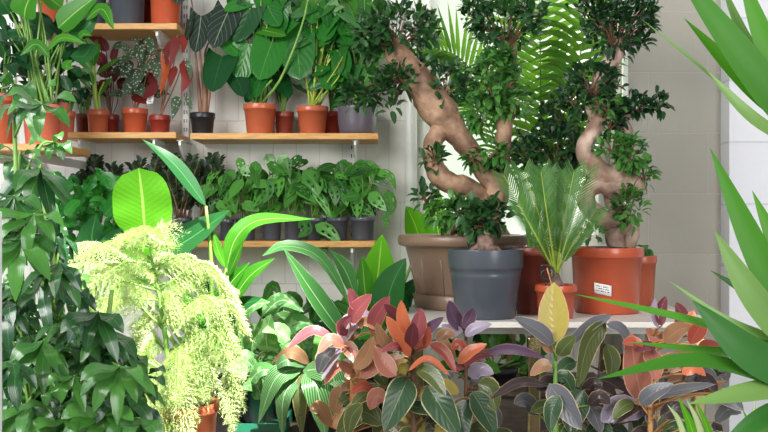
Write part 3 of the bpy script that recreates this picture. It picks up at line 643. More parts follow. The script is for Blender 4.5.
# ribbed big-leaf plant, right of centre
c=V((P(372,0,3.2).x,3.2,BZ+.0006)); r=thing('broad_leaf_plant','tall plant with long ribbed leaves and one glowing upright leaf','potted plant',c,'plants on the low bench')
add_pot(r,c,.09,.075,.17,M['black'],.02)
st=MB(); b=c+V((0,0,.16))
for pts,w,mt,yy,h in (([(348,342),(318,300),(283,248)],24,'strels',2.98,(.5,-.8,.5)),([(350,304),(320,258),(286,246),(262,256)],17,'strels',3.0,(.4,-.7,.7)),([(372,312),(378,275),(382,234)],42,'strelb',3.2,(0,-.97,.15)),
      ([(356,298),(345,270),(330,250)],19,'strels',3.05,(.4,-.8,.4)),([(384,318),(392,285),(406,258)],36,'streld',3.05,(-.3,-.9,.3)),([(366,305),(364,280),(362,256)],18,'strel',3.08,(.2,-.9,.2)),
      ([(360,330),(350,318),(326,300)],22,'strel',3.1,(.3,-.8,.5)),([(352,350),(336,336),(312,322)],24,'streld',3.1,(.3,-.8,.5)),([(390,330),(398,310),(402,285)],26,'streld',3.15,(0,-.9,.3)),([(376,330),(372,308),(368,285)],24,'streld',3.22,(0,-.9,.3)),
      ([(420,240),(414,222),(406,206)],26,'strelb',3.56,(.2,-.95,.1)),([(440,240),(436,216),(440,192)],26,'strelb',3.56,(-.2,-.95,.1)),([(396,330),(402,300),(420,276)],22,'streld',3.3,(0,-.9,.3)),
      ([(366,360),(350,344),(328,348)],18,'streld',3.0,(.3,-.8,.5)),([(386,350),(374,334),(356,338)],20,'strel',3.02,(.3,-.8,.5))):
    ws=part_leaf(r,M[mt],pts,w,yy,'ovate' if w>25 else 'lance',dy=.04,nv=12,hint=h,fold=.2)
    tube(st,[b+V((R.uniform(-.03,.03),R.uniform(-.03,.03),0)),b.lerp(ws[0],.6)+V((0,.02,0)),ws[0]],[.008,.006,.0035],6,8)
st.build('stalks',M['stemg'],r)
# central bird of paradise
c=V((P(206,0,2.84).x,2.84,BZ+.0006)); r=thing('bird_of_paradise','tall bird of paradise with one huge bright leaf at centre left','potted plant',c,'plants on the low bench')
add_pot(r,c,.10,.08,.19,M['black'],.025)
st=MB(); b=c+V((0,0,.18))
for pts,w,mt,yy,h,pf,base in (
      ([(145,238),(143,205),(139,168)],58,'strelb',2.95,(.05,-.97,.25),'oval',1),([(164,252),(188,240),(230,210)],46,'streld',2.85,(-.3,-.75,.6),'ovate',1),([(206,206),(176,166),(142,139)],17,'streld',2.8,(-.2,-.6,.75),'lance',1),
      ([(226,268),(218,250),(213,230)],11,'strel',2.85,(.6,-.8,.2),'lance',1),([(226,270),(236,238),(260,220),(314,219)],20,'strel',2.85,(.2,-.75,.6),'lance',1),([(228,276),(236,258),(244,240)],13,'strel',2.83,(-.5,-.8,.3),'lance',1),
      ([(230,304),(250,276),(275,258)],19,'strel',2.82,(-.2,-.8,.6),'lance',1),([(220,318),(226,290),(250,262)],26,'strel',2.86,(-.5,-.8,.4),'lance',1),([(214,300),(204,284),(196,262)],10,'streld',2.9,(.3,-.9,.3),'lance',1),
      ([(100,262),(92,240),(96,214)],34,'streld',3.0,(.2,-.9,.3),'ovate',1),([(116,268),(112,248),(122,228)],32,'streld',2.98,(-.2,-.9,.3),'ovate',1),([(150,284),(142,262),(146,236)],36,'strelb',2.9,(0,-.95,.3),'oval',1),
      ([(224,330),(238,308),(262,298)],22,'streld',2.85,(-.2,-.8,.6),'lance',1),([(206,330),(192,312),(186,290)],22,'strel',2.85,(.2,-.8,.6),'lance',1)):
    ws=part_leaf(r,M[mt],pts,w,yy,pf,dy=.05,nv=14,nu=6,hint=h,fold=.16,wave=.05)
    bb=b+V((R.uniform(-.03,.03),R.uniform(-.03,.03),0)); tube(st,[bb,bb.lerp(ws[0],.6)+V((.01,.0,.02)),ws[0]],[.008,.006,.004],6,9)
st.build('stalks',M['stemg'],r)
# leafy plant at left middle
c=V((P(84,0,3.1).x,3.1,BZ+.0006)); r=thing('rubbery_leaf_plant','green round leaved plant at left below the begonia shelf','potted plant',c,'plants on the low bench')
add_pot(r,c,.09,.075,.17,M['grey'],.02)
st=MB(); m=MB(); b=c+V((0,0,.15)); rr=random.Random(81)
for pts,w in (([(60,196),(66,188),(74,184)],14),([(104,216),(112,206),(118,196)],16),([(84,190),(90,182),(88,176)],14),([(100,184),(108,178),(112,190)],14),([(62,178),(57,174),(54,180)],8),([(80,200),(72,206),(66,216)],12)):
    LP(m,pts,w,3.0,'oval',.03,cup=.1)
for i in range(90):
    x=rr.uniform(52,132); y=rr.uniform(182,262); an=rr.uniform(-1.8,1.8); l=rr.uniform(14,24)
    ws=LP(m,[(x,y),(x+l*.5*math.sin(an),y-l*.5*math.cos(an)-2),(x+l*math.sin(an),y-l*.7*math.cos(an)+3)],rr.uniform(8,14),3.1+rr.uniform(-.08,.1),'ovate',.03,rnd=rr.random())
    if i%3==0: tube(st,[b,b.lerp(ws[0],.6)+V((0,0,.03)),ws[0]],.0025,5,6)
st.build('stems',M['stemg'],r); m.build('foliage',M['phil'],r)

# ================================================================== norfolk pine
c=V((P(186,0,2.58).x,2.58,BZ+.0006)); sd=thing('plant_stand','small wooden stand lifting the norfolk pine pot','plant stand',(c.x,2.58,0))
mb=MB(); mb.box(c.x-.13,c.x+.13,2.46,2.70,BZ-.025,BZ); mb.build('stand_top',M['wood2'],sd,smooth=False,bevel=.003)
for x in (c.x-.11,c.x+.085):
    for y in (2.47,2.665): mb=MB(); mb.box(x,x+.025,y,y+.025,.001,BZ-.025); mb.build('leg',M['wood2'],sd,smooth=False)
r=thing('norfolk_pine','sunlit pale green norfolk pine with drooping feathery branches in red pot','potted plant',c)
add_pot(r,c,.085,.068,.17,M['orange'],.025)
tr=MB(); b=c+V((0,0,.155))
def needles(m,p,d,l,rr,n=16,nl=.011):
    d=d.normalized(); a=d.cross(V((.3,.2,1))).normalized(); bb=d.cross(a)
    m_v=[];m_f=[]
    for j in range(n):
        q=p+d*(l*j/n)+V((0,0,-.16*l*(j/n)**2))
        for s in range(2):
            an=j*2.4+s*math.pi+rr.uniform(-.4,.4); o=a*math.cos(an)+bb*math.sin(an)
            tp=q+(o*.85+d*.75)*nl*rr.uniform(.8,1.15); sd=d.cross(o)*.0016
            k=len(m_v); m_v+=[tuple(q-sd),tuple(q+sd),tuple(tp)]; m_f.append((k,k+1,k+2))
    m.add(m_v,m_f,rnd=rr.random())
leader=[b,P(172,380,2.6),P(163,320,2.62),P(154,270,2.64),P(147,234,2.66)]
tube(tr,leader,[.011,.009,.006,.004,.002],7,14); tr.build('trunk',M['stemg'],r)
rr=random.Random(91)
fronds=[((150,258),(118,240),(80,256)),((147,246),(138,228),(124,240)),((147,246),(158,228),(166,244)),((150,270),(184,254),(204,266)),((154,280),(100,244),(62,246)),((147,240),(144,226),(150,232)),((156,286),(100,262),(50,270)),((160,290),(108,262),(60,300)),((160,290),(205,262),(236,300)),
  ((160,300),(196,284),(216,310)),((160,300),(126,280),(104,312)),((163,326),(206,296),(238,352)),((163,326),(120,300),(86,352)),((163,326),(186,310),(196,352)),((163,330),(146,312),(132,352)),
  ((167,352),(212,330),(240,396)),((167,352),(196,344),(206,396)),((167,352),(150,340),(142,392)),((170,380),(205,364),(228,418)),((170,380),(188,374),(186,428)),((170,380),(156,372),(150,432)),((170,372),(130,350),(116,404)),
  ((160,310),(168,292),(180,318)),((158,270),(170,254),(186,270)),((159,280),(140,262),(126,280)),((168,360),(178,352),(176,400)),((171,392),(168,400),(166,440)),((171,392),(196,396),(204,440)),((163,320),(226,300),(246,330)),((156,286),(210,272),(236,290)),((156,275),(128,262),(84,290)),((168,365),(226,352),(232,424)),((172,392),(150,380),(164,440)),((172,392),(160,384),(178,440)),((172,385),(180,376),(192,436)),((168,372),(128,360),(132,430)),((156,290),(90,276),(40,310)),((158,300),(100,300),(78,340))]
nb=MB(); twig=MB()
for i,(a,k,e) in enumerate(fronds):
    side=(i%5-2)*.07; y0=2.63 if i<len(fronds)-6 else 2.50; side=side if y0>2.6 else .0
    pts=[P(a[0],a[1],y0),P(k[0],k[1],y0-.02+side*.7),P(e[0],e[1],y0-.05+side*1.6)]
    n=34; cm=catmull(pts,n); tube(twig,pts,[.003,.002,.001],5,10)
    for j in range(3,n+1,1 if i%3 else 2):
        t=(cm[min(j+1,n)]-cm[j-1]).normalized(); sd=t.cross(V((0,-.5,1))).normalized()
        ll=.075*math.sin(math.pi*min(.97,.18+.8*j/n))**.7
        for s in (-1,1):
            d=sd*s*.62+t*.62+V((0,-.1,-.45)); needles(nb,cm[j],d,ll*rr.uniform(.5,1.15),rr,13)
    needles(nb,cm[-1],t,.04,rr,12)
twig.build('branches',M['stemg'],r); nb.build('foliage',M['pine'],r)

# ================================================================== umbrella tree at left front
c=V((-.62,2.05,.0006)); r=thing('umbrella_tree','big dark glossy umbrella tree filling the lower left corner','potted plant',c)
add_pot(r,c,.16,.13,.28,M['grey'],.03)
rr=random.Random(101); st=MB(); m=MB(); b=c+V((0,0,.25))
trunks=[[b+V((-.03,0,0)),P(30,400,2.05),P(20,260,2.0),P(14,120,2.0)],[b+V((.03,.02,0)),P(60,400,2.05),P(55,280,2.0),P(40,180,2.0)],[b+V((.06,-.03,0)),P(90,420,2.0),P(105,340,1.95),P(112,290,1.95)]]
tcs=[]
for t in trunks: tube(st,t,[.012,.009,.006,.004],7,14); tcs.append(catmull(t,24))
def inside(x,y):
    if y<140: return x<50 and y>76 and rr.random()<.16
    if y<200: return x<56 and rr.random()<.7
    if y<260: return x<70
    if y<300: return x<80
    if y<350: return x<104
    return x<150
def palmate(hx,hy,Y,L,w,n,a0,droop,src,rnd,face):
    hub=P(hx,hy,Y); ws=src
    tube(st,[src,src.lerp(hub,.6)+V((0,0,.03)),hub],[.003,.0022,.0018],5,7)
    for k in range(n):
        a=a0+2*math.pi*k/n+rr.uniform(-.15,.15); d=V((math.cos(a),-.35+.5*math.sin(a)*0-.2*rr.random(),math.sin(a)*.72-droop)).normalized()
        l=L*rr.uniform(.8,1.15); q0=hub+d*.016; tip=hub+d*l+V((0,0,-.25*l*droop))
        leaf(m,[hub,q0.lerp(tip,.12),q0.lerp(tip,.55)+V((0,-.008,.012)),tip],w*rr.uniform(.85,1.1),'obov',(face[0]+d.x*.2,-.7+face[1],.75),rnd=min(1,max(0,rnd+rr.uniform(-.3,.3))),nv=8,fold=.15)
specs=[(14,84,.085,.03),(42,104,.09,.032),(40,168,.11,.036),(14,196,.1,.032),(34,214,.1,.03),(22,240,.12,.036),(60,262,.09,.03),(40,286,.11,.034),(98,312,.1,.036),(76,318,.1,.034),(112,330,.1,.036),
       (74,376,.075,.026),(96,352,.1,.036),(126,396,.1,.038),(104,412,.1,.038),(140,418,.09,.036),(30,402,.11,.036),(60,410,.1,.034),(14,360,.1,.032),(44,340,.1,.032),(120,366,.1,.034),(8,300,.1,.032),(66,420,.1,.034)]
for (x,y,l,w) in specs:
    tc=min(tcs,key=lambda t:min((p-P(x,y,2.0)).length for p in t)); s=min(tc,key=lambda p:(p-P(x,y+40,2.0)).length)
    palmate(x,y,1.82+rr.uniform(-.06,.08),l*.8,w*.8,rr.choice((5,6,7)),rr.uniform(0,6),rr.uniform(.3,1.0),s,rr.random(),(rr.uniform(-.4,.4),rr.uniform(-.2,.2)))
cnt=0
while cnt<112:
    x=rr.uniform(-25,152); y=rr.uniform(62,436)
    if not inside(x,y): continue
    if y<215 and rr.random()<.45: continue
    cnt+=1
    tc=min(tcs,key=lambda t:min((p-P(x,y,2.0)).length for p in t)); s=min(tc,key=lambda p:(p-P(x,y+40,2.0)).length)
    palmate(x,y,2.03+rr.uniform(-.12,.22),rr.uniform(.045,.075),rr.uniform(.018,.026),rr.choice((6,7,7,8)),rr.uniform(0,6),rr.uniform(.35,1.1),s,rr.random()**1.6,(rr.uniform(-.5,.5),rr.uniform(-.2,.4)))
st.build('stems',M['stemg'],r); m.build('foliage',M['schef'],r)
# ================================================================== table
TT=P(0,322,2.81).z
ta,tb=P(403,0,2.83).x,.95
r=thing('display_table','white topped table with a shiny metal leg carrying the big tree pots','table',((ta+tb)/2,3.15,0))
mb=MB(); mb.box(ta,tb,2.81,3.44,TT-.017,TT); mb.build('table_top',M['tabletop'],r,smooth=False,bevel=.002)
for y in (2.95,3.40): mb=MB(); mb.box(ta+.02,tb-.02,y,y+.015,TT-.05,TT-.0175); mb.build('rail',M['white'],r,smooth=False)
lx=P(534.5,0,2.88).x
for x in (ta+.04,lx,tb-.04):
    for y in (2.88,3.39):
        mb=MB(); mb.box(x-.019,x+.019,y-.0,y+.03,.001,TT-.0505); o=mb.build('leg',M['chrome'],r,smooth=False,bevel=.006)
# wooden crate and a tray of seedlings under the table
cx0,cx1=P(484,0,2.98).x,P(620,0,2.98).x; ct=P(0,396,2.98).z
r=thing('wooden_crate','brown wooden crate standing on the floor under the table','crate',((cx0+cx1)/2,3.15,0))
mb=MB(); mb.box(cx0+.03,cx1-.03,2.99,3.002,.03,ct); mb.box(cx0+.03,cx1-.03,3.33,3.342,.03,ct); mb.box(cx0+.03,cx0+.042,3.002,3.33,.03,ct); mb.box(cx1-.042,cx1-.03,3.002,3.33,.03,ct); mb.box(cx0+.03,cx1-.03,3.002,3.33,.03,.045)
mb.build('panel',M['darkwood'],r,smooth=False)
for x in (cx0,cx1-.03):
    for y in (2.975,3.327):
        mb=MB(); mb.box(x,x+.03,y,y+.03,.001,ct); mb.build('post',M['wood2'],r,smooth=False,bevel=.002)
mb=MB(); mb.box(cx0,cx1,2.975,3.357,ct,ct+.012); mb.build('lid',M['darkwood'],r,smooth=False)
c=V((P(494,0,3.08).x,3.08,ct+.0126)); 
r=thing('potted_foliage_plant','young green plant in a black tub on the crate under the table','potted plant',c)
add_pot(r,c,.075,.06,.06,M['black'],.015)
rr=random.Random(131); st=MB(); m=MB(); b=c+V((0,0,.05))
for pts,w in (([(505,352),(498,340),(508,326)],22),([(482,352),(486,342),(480,334)],14),([(500,372),(488,366),(478,376)],12),([(514,360),(518,348),(512,340)],12)): 
    ws=LP(m,pts,w,3.0,'ovate',.04); tube(st,[b,ws[0]],.003,5,4)
for i in range(40):
    x=rr.uniform(440,545); y=rr.uniform(336,384); an=rr.uniform(-1.6,1.6); l=rr.uniform(14,22)
    ws=LP(m,[(x,y),(x+l*.5*math.sin(an),y-l*.5*math.cos(an)-2),(x+l*math.sin(an),y-l*.6*math.cos(an)+3)],rr.uniform(7,11),3.1+rr.uniform(-.05,.1),'ovate',.03,rnd=rr.random())
    if i%3==0: tube(st,[b,ws[0]],.0025,5,4)
st.build('stems',M['stemg'],r); m.build('foliage',M['fillg'],r)

# ================================================================== ficus helpers
def cloud(m,root,cp,rx,ry,rz,n,rr,ll=(.030,.046),src=None,up=.35,wf=.5,dens=1.35):
    n=int(n*dens); tw=MB()
    c=P(*cp); ax=V((rx/FPX*cp[2],rz,ry/FPX*cp[2])); src=src or c-V((0,0,ax.z*.8))
    tips=[]
    for k in range(max(5,n//14)):
        d=V((rr.gauss(0,1),rr.gauss(0,1),rr.gauss(.15,1))).normalized(); e=c+V((d.x*ax.x,d.y*ax.y,d.z*ax.z))*rr.uniform(.55,.95)
        if tw is not None: tube(tw,[src,src.lerp(e,.5)+V((0,0,.01)),e],[.0035,.0022,.001],5,6)
        tips.append(e)
    tw.build('branch',M['stembrown'],root)
    for i in range(n):
        if i%3 or not tips:
            d=V((rr.gauss(0,1),rr.gauss(0,1),rr.gauss(.1,1))).normalized()
            q=rr.uniform(.35,1)**.5; p=c+V((d.x*ax.x,d.y*ax.y,d.z*ax.z))*q*rr.uniform(.85,1.1)
        else:
            p=rr.choice(tips)+V((rr.gauss(0,.008),rr.gauss(0,.008),rr.gauss(0,.008))); d=(p-c).normalized()
        dd=(d*.8+V((rr.gauss(0,.5),rr.gauss(0,.5)-.15,rr.gauss(0,.4)+up))).normalized(); l=rr.uniform(*ll)
        nh=(d*.5+V((rr.gauss(0,.4),-.45,.75))).normalized()
        leaf(m,[p,p+dd*l*.5+V((0,0,.003)),p+dd*l-V((0,0,.004))],l*wf,'rubber',nh,rnd=rr.random(),nu=2,nv=5,fold=.25)

# ---- S-shaped ficus in brown pot
SC=P(0,0,1)
c=V((P(463,0,3.265).x,3.265,TT+.0006))
s=MB(); s.lathe(c,[(.001,0),(.150,0),(.158,.008),(.165,.045),(.161,.047),(.155,.045),(.148,.012),(.001,.011)],40); o=s.build('plant_saucer',M['brown']); tag(o,'brown saucer under the big taupe pot','saucer')
pc=c+V((0,0,.0126))
r=thing('ficus_bonsai','S-trunked ficus with leaf clouds in big taupe pot','ficus tree',pc)
add_pot(r,pc,.213,.147,1.15-.0195*3.25-pc.z+.003,M['brown'],style='urn',soil='rocky')
top=1.15-.019*3.25
t1=MB(); Y=3.23
def PT(l,Y=Y): return [P(x,y,Y+(z[0] if z else 0)) for x,y,*z in l]
tube(t1,PT([(470,236),(474,214),(490,204),(495,190),(488,176),(470,150),(452,128),(440,112),(424,88),(408,68),(397,52),(392,40)]),[.05,.042,.045,.040,.034,.033,.045,.058,.053,.047,.043,.026],14,60,bump=.16)
tube(t1,PT([(482,200,-.01),(468,187,-.03),(452,184,-.04),(437,172,-.04),(432,155,-.03),(436,138,-.01),(446,122,0)]),[.036,.030,.033,.035,.030,.032,.040],12,40,bump=.16)
tube(t1,PT([(488,236,.02),(490,216,.02),(497,198,.02),(500,178,.03),(503,150,.03),(505,120,.03),(508,80,.03),(508,50,.03),(503,36,.03)]),[.045,.04,.038,.026,.026,.026,.027,.028,.018],12,50,bump=.14)
for k in range(12):
    a=R.uniform(0,6.28); d=V((math.cos(a),math.sin(a),0))
    bb=V((P(478,0,Y).x,Y,top)); tube(t1,[bb+V((0,0,.07))+d*.02,bb+d*R.uniform(.05,.08)+V((0,0,.03)),bb+d*R.uniform(.1,.14)-V((0,0,.03))],[.018,.014,.008],7,8,bump=.2)
t1.build('trunk',M['bark'],r)
# knots (pruned branch scars)
rr=random.Random(141); f1=MB(); tw=MB(); f2=MB()
for q in (1,): tube(t9:=MB(),[P(405,70,Y),P(400,56,Y)],.01,6,3); t9.build('branch',M['bark'],r)
tube(tw,[P(400,58,Y),P(388,46,Y),P(376,48,Y)],[.008,.005,.003],6); tw.build('limb',M['bark'],r); tw=MB(); tube(tw,[P(398,54,Y),P(400,38,Y),P(404,22,Y)],[.009,.006,.003],6)
tw.build('limb',M['bark'],r); tw=MB(); tube(tw,[P(437,108,Y),P(444,94,Y),P(450,84,Y)],[.01,.006,.004],6)
tw.build('limb',M['bark'],r)
for cp,rx,ry,rz,n in (((400,28,Y),38,26,.12,230),((372,34,Y),16,16,.06,60),((376,48,Y),14,8,.05,40),((424,30,Y),12,18,.06,50),((372,92,Y-.05),28,13,.06,90),((398,80,Y-.05),20,12,.06,80),((358,98,Y-.05),14,9,.05,40),((418,66,Y),10,12,.05,36),
     ((446,84,Y),22,20,.09,110),((433,158,Y-.07),11,10,.03,26),((392,106,Y-.08),6,8,.02,10),((426,196,Y-.1),13,9,.04,22)):
    cloud(f1,r,cp,rx,ry,rz,n,rr,src=P(395,50,Y) if cp[1]<60 else (P(404,80,Y) if cp[0]<420 else None))
for cp,rx,ry,rz,n in (((506,26,Y),36,24,.12,220),((475,14,Y),12,14,.06,50),((530,14,Y),16,12,.06,50)): cloud(f1,r,cp,rx,ry,rz,n,rr,src=P(506,50,Y))
for cp,rx,ry,rz,n in (((494,84,Y-.02),24,26,.1,190),((498,66,Y),20,14,.08,70),((514,106,Y-.04),16,16,.06,70),((480,112,Y),12,16,.06,50),((474,158,Y-.04),8,7,.03,20),((504,158,Y-.04),9,7,.03,24),((490,152,Y-.05),16,9,.05,40),((460,214,Y-.16),14,14,.05,70),((440,216,Y-.14),11,12,.04,40),((484,228,Y-.17),12,6,.04,30)): cloud(f2,r,cp,rx,ry,rz,n,rr,up=-.1,ll=(.028,.046))
f1.build('foliage',M['ficus'],r); f2.build('light_foliage',M['ficusl'],r)

# ---- grey bucket with stump ficus
c=V((P(485.5,0,2.94).x,2.94,TT+.0006))
r=thing('ficus_seedling','small stubby ficus in dark grey bucket pot at table front','potted plant',c)
add_pot(r,c,.1115,.088,1.15-.033*2.94-c.z,M['grey'],style='bucket')
h=1.15-.033*2.94
mb=MB(); tube(mb,[V((c.x,c.y,h-.03)),P(485,242,2.94),P(486,232,2.94),P(490,222,2.94)],[.034,.026,.018,.006],10,12,bump=.3)
for k in range(6):
    a=k*1.05; d=V((math.cos(a),math.sin(a),0)); tube(mb,[V((c.x,c.y,h+.01)),V((c.x,c.y,h-.002))+d*.035,V((c.x,c.y,h-.035))+d*.07],[.014,.01,.005],6,6,bump=.2)
mb.build('stump',M['root'],r)
rr=random.Random(151); f=MB(); tw=MB()
for cp,rx,ry,n in (((478,222,2.95),16,14,60),((492,214,2.94),14,14,46),((470,210,2.95),10,8,24)): cloud(f,r,cp,rx,ry,.05,n,rr,src=P(487,228,2.94))
f.build('foliage',M['ficus'],r)

# ---- palm in red-brown pot
c=V((P(533,0,3.06).x,3.06,TT+.0006))
r=thing('areca_palm','feathery palm in redbrown pot between the grey bucket and the orange pot','palm',c)
add_pot(r,c,.061,.05,1.15-.031*3.06-c.z,M['redbrown'],.025)
st=MB(); m=MB(); rr=random.Random(161); b=c+V((0,0,.19))
def frond(pts,n,L,w,plane,ang=.75,droop=.15,tipf=.35,start=.22,mb=None,seg=26):
    cm=catmull(pts,seg*2); tube(st,pts,[.007,.004,.0025,.001],6,18)
    N_=len(cm)-1
    for j in range(n):
        tt=start+(1-start)*(j/(n-1)); x=tt*N_; k=min(int(x),N_-1); p=cm[k].lerp(cm[k+1],x-k); t=(cm[k+1]-cm[k]).normalized()
        sd=t.cross(V(plane)).normalized(); l=L*(math.sin(math.pi*min(1,.22+.78*(1-(tt-start)/(1-start)*(1-tipf*.6))))**.6)
        for s in (-1,1):
            d=(sd*s*math.cos(ang)+t*math.sin(ang)+V(plane)*rr.uniform(-.05,.2)).normalized(); e=p+d*l*rr.uniform(.92,1.05)
            leaf(m,[p,p.lerp(e,.5)+V((0,0,.01)),e-V((0,0,droop*l))],w,'thin',V(plane)*1+V((0,0,.3)),rnd=rr.random(),nu=2,nv=6,fold=.3)
PB=3.45
# upright frond seen flat on, the rachis close to vertical
frond([b,P(541,190,3.3),P(541,110,PB),P(540,30,PB),P(539,-70,PB)],30,.26,.026,(0,-1,0),ang=.42,droop=.2,start=.2)
frond([b+V((-.01,0,0)),P(520,180,3.35),P(494,110,3.5),P(462,60,3.55),P(428,46,3.55)],26,.17,.016,(0,-1,.1),ang=.7,droop=-.1,start=.3)
frond([b+V((.01,0,0)),P(556,180,3.25),P(572,100,3.36),P(584,30,3.38),P(592,-50,3.38)],26,.19,.024,(0,-1,.1),ang=.35,droop=.2,start=.2)
frond([b+V((0,.01,0)),P(520,190,3.3),P(500,150,3.5),P(478,110,3.58),P(452,90,3.58)],22,.15,.015,(0,-1,.2),ang=.6,droop=.1,start=.3)
frond([b+V((0,-.01,0)),P(536,180,3.3),P(522,100,3.55),P(512,20,3.6),P(500,-60,3.6)],24,.2,.024,(0,-1,.1),ang=.45,droop=.15,start=.2)
frond([b+V((.01,.01,0)),P(560,190,3.35),P(570,140,3.42),P(572,90,3.42),P(570,30,3.42)],20,.16,.022,(0,-1,.1),ang=.25,droop=.25,start=.15)
st.build('stalks',M['stemg'],r); m.build('foliage',M['palm'],r)

# ---- sago palm
c=V((P(556,0,2.925).x,2.925,TT+.0006))
r=thing('sago_palm','small sago palm with V of fine fronds in little orange pot','palm',c)
hp=1.15-.0685*2.925-c.z
add_pot(r,c,.0615,.05,hp,M['orange2'],.02)
st=MB(); m=MB(); rr=random.Random(171); b=c+V((0,0,hp-.005))
cd=MB(); tube(cd,[b-V((0,0,.02)),b+V((0,0,.01)),b+V((0,0,.04))],[.016,.022,.008],10,8,bump=.4); cd.build('crown',M['root'],r)
b=b+V((0,0,.03))
def sago(pts,n=30,L=.06,plane=(0,-1,.2),ang=.85):
    cm=catmull(pts,40); tube(st,pts,[.0035,.0025,.001],5,14)
    for j in range(n):
        tt=.2+.8*j/(n-1); x=tt*40; k=min(int(x),39); p=cm[k].lerp(cm[k+1],x-k); t=(cm[k+1]-cm[k]).normalized(); sd=t.cross(V(plane)).normalized()
        l=L*math.sin(math.pi*min(1,.18+.82*(1-j/(n-1)*.93)))**.5
        for s in (-1,1):
            d=(sd*s*math.cos(ang)+t*math.sin(ang)+V(plane)*.25).normalized(); e=p+d*l
            leaf(m,[p,p.lerp(e,.5),e],.005,'thin',V(plane)+V((0,0,.2)),rnd=rr.random(),nu=2,nv=3,fold=.3)
for (x1,y1,z1),(x2,y2,z2) in (((532,224,2.88),(504,176,2.9)),((540,218,2.86),(524,172,2.86)),((548,222,2.85),(541,172,2.84)),((556,222,2.95),(556,178,2.98)),((564,224,2.86),(574,172,2.86)),((570,228,2.86),(587,170,2.88)),((561,224,2.88),(566,178,2.92)),((538,240,2.8),(518,204,2.78)),((552,218,3.0),(548,174,3.02)),((573,244,2.9),(596,210,2.92))):
    sago([b,P(x1,y1,z1),P(x2,y2,z2)])
st.build('stalks',M['stemy'],r); m.build('foliage',M['cycad'],r)
q=P(544,278,2.88); mb=MB(); tube(mb,[V((q.x,2.886,c.z+hp-.03)),P(546,280,2.886),P(541,266,2.88),P(553,268,2.88),P(551,279,2.88),P(541,277,2.876),P(544,270,2.876),P(551,272,2.876)],.0028,6,30); o=mb.build('wire_spiral',M['black'],r); o['label']='dark coiled plant wire'
mb=MB(); tube(mb,[P(553,290,2.88),P(547,268,2.868)],.0018,6,3); mb.build('stake',M['wood'],r)

# ---- right ficus in orange pot
c=V((P(606.5,0,3.1).x,3.1,TT+.0006)); hp=1.15-.031*3.1-c.z
r=thing('ficus_bonsai','tall twisted ficus with pale S-shaped trunk in big orange pot','ficus tree',c)
p=add_pot(r,c,.1135,.098,hp,M['orange2'],.03,soil='rocky',soilz=hp*.97)
# paper label wrapped on the pot wall
mb=MB(); vs=[];n=8
for j,(z,rr_) in enumerate(((.066,.1075),(.098,.1092))):
    for k in range(n+1):
        a=math.radians(-122+k*3.4); zz=z-.0012*k; vs.append((c.x+(rr_)*math.cos(a),c.y+(rr_)*math.sin(a),c.z+zz))
fs=[(k,k+1,n+2+k,n+1+k) for k in range(n)]; mb.add(vs,fs); o=mb.build('pot_label',M['tag'],p); o['label']='white paper label stuck on the pot'
sm=o.modifiers.new('thick','SOLIDIFY'); sm.thickness=.0012; sm.offset=1
mb=MB()
for i in range(3):
    for k in range(1,7):
        a0=math.radians(-122+k*3.4+.4); a1=math.radians(-122+(k+1)*3.4-.8*((i+k)%3)); z=.074+i*.007-.0012*k; rr_=.1098+.0003*i
        mb.add([(c.x+rr_*math.cos(a),c.y+rr_*math.sin(a),c.z+zz) for a,zz in ((a0,z),(a1,z),(a1,z+.003),(a0,z+.003))],[(0,1,2,3)])
mb.build('print',M['ink'],o,smooth=False)
t1=MB(); Y=3.1
tube(t1,PT([(617,250),(614,232),(622,226),(604,220),(588,205),(588,192),(602,184),(620,190),(634,186),(626,178),(606,176),(592,164),(584,148),(592,134),(597,118),(592,102),(597,88),(606,70),(616,54),(618,40)],Y),[.03,.028,.03,.032,.028,.024,.028,.036,.034,.034,.036,.034,.026,.026,.026,.024,.022,.026,.024,.014],12,110,bump=.15)
tube(t1,PT([(628,250),(632,228),(622,212,.02),(610,196,.04),(618,170,.04),(624,146,.05),(622,126,.05),(612,96,.05),(618,66,.05)],Y),[.022,.024,.022,.022,.02,.03,.026,.014,.012],10,50,bump=.18)
t1.build('trunk',M['bark2'],r)
rr=random.Random(181); f1=MB(); f2=MB(); tw=MB()
tube(tw,[P(622,118,Y),P(640,112,Y),P(656,106,Y)],[.007,.005,.003],6); tw.build('limb',M['bark2'],r)
for cp,rx,ry,rz,n in (((618,28,Y),32,30,.13,300),((600,14,Y),22,18,.1,110),((640,16,Y),14,20,.07,80),((592,82,Y-.04),26,18,.08,150),((578,100,Y+.05),18,16,.08,70),((636,106,Y),18,9,.06,80),((656,104,Y),11,6,.04,40),((610,120,Y),16,12,.06,60),
      ((556,150,Y+.16),28,26,.09,220),((574,176,Y+.12),18,18,.06,70),((530,150,Y+.2),20,20,.08,90),((560,116,Y+.2),22,18,.08,80)): cloud(f1,r,cp,rx,ry,rz,n,rr,src=P(616,50,Y) if cp[1]<60 else None,ll=(.026,.040))
for cp,rx,ry,rz,n in (((630,154,Y-.05),15,18,.06,110),((612,146,Y-.03),16,10,.05,50),((644,176,Y),9,14,.04,46),((628,208,Y-.06),14,20,.05,90),((608,106,Y-.05),14,10,.05,40),((590,234,Y-.07),14,8,.03,24)): cloud(f2,r,cp,rx,ry,rz,n,rr,ll=(.026,.038),up=.1)
f1.build('foliage',M['ficusd'],r); f2.build('light_foliage',M['ficusl'],r)

# ---- small orange pot behind
c=V((P(641,0,3.33).x,3.33,TT+.0006)); hp=1.15-.0395*3.33-c.z
r=thing('potted_foliage_plant','smaller orange pot half hidden behind the big orange pot','potted plant',c)
add_pot(r,c,.052,.04,hp,M['orange'],.025); tuft(r,c,hp*.9,9,.06,.03,M['fillg'],191,spread=.3,up=.6)
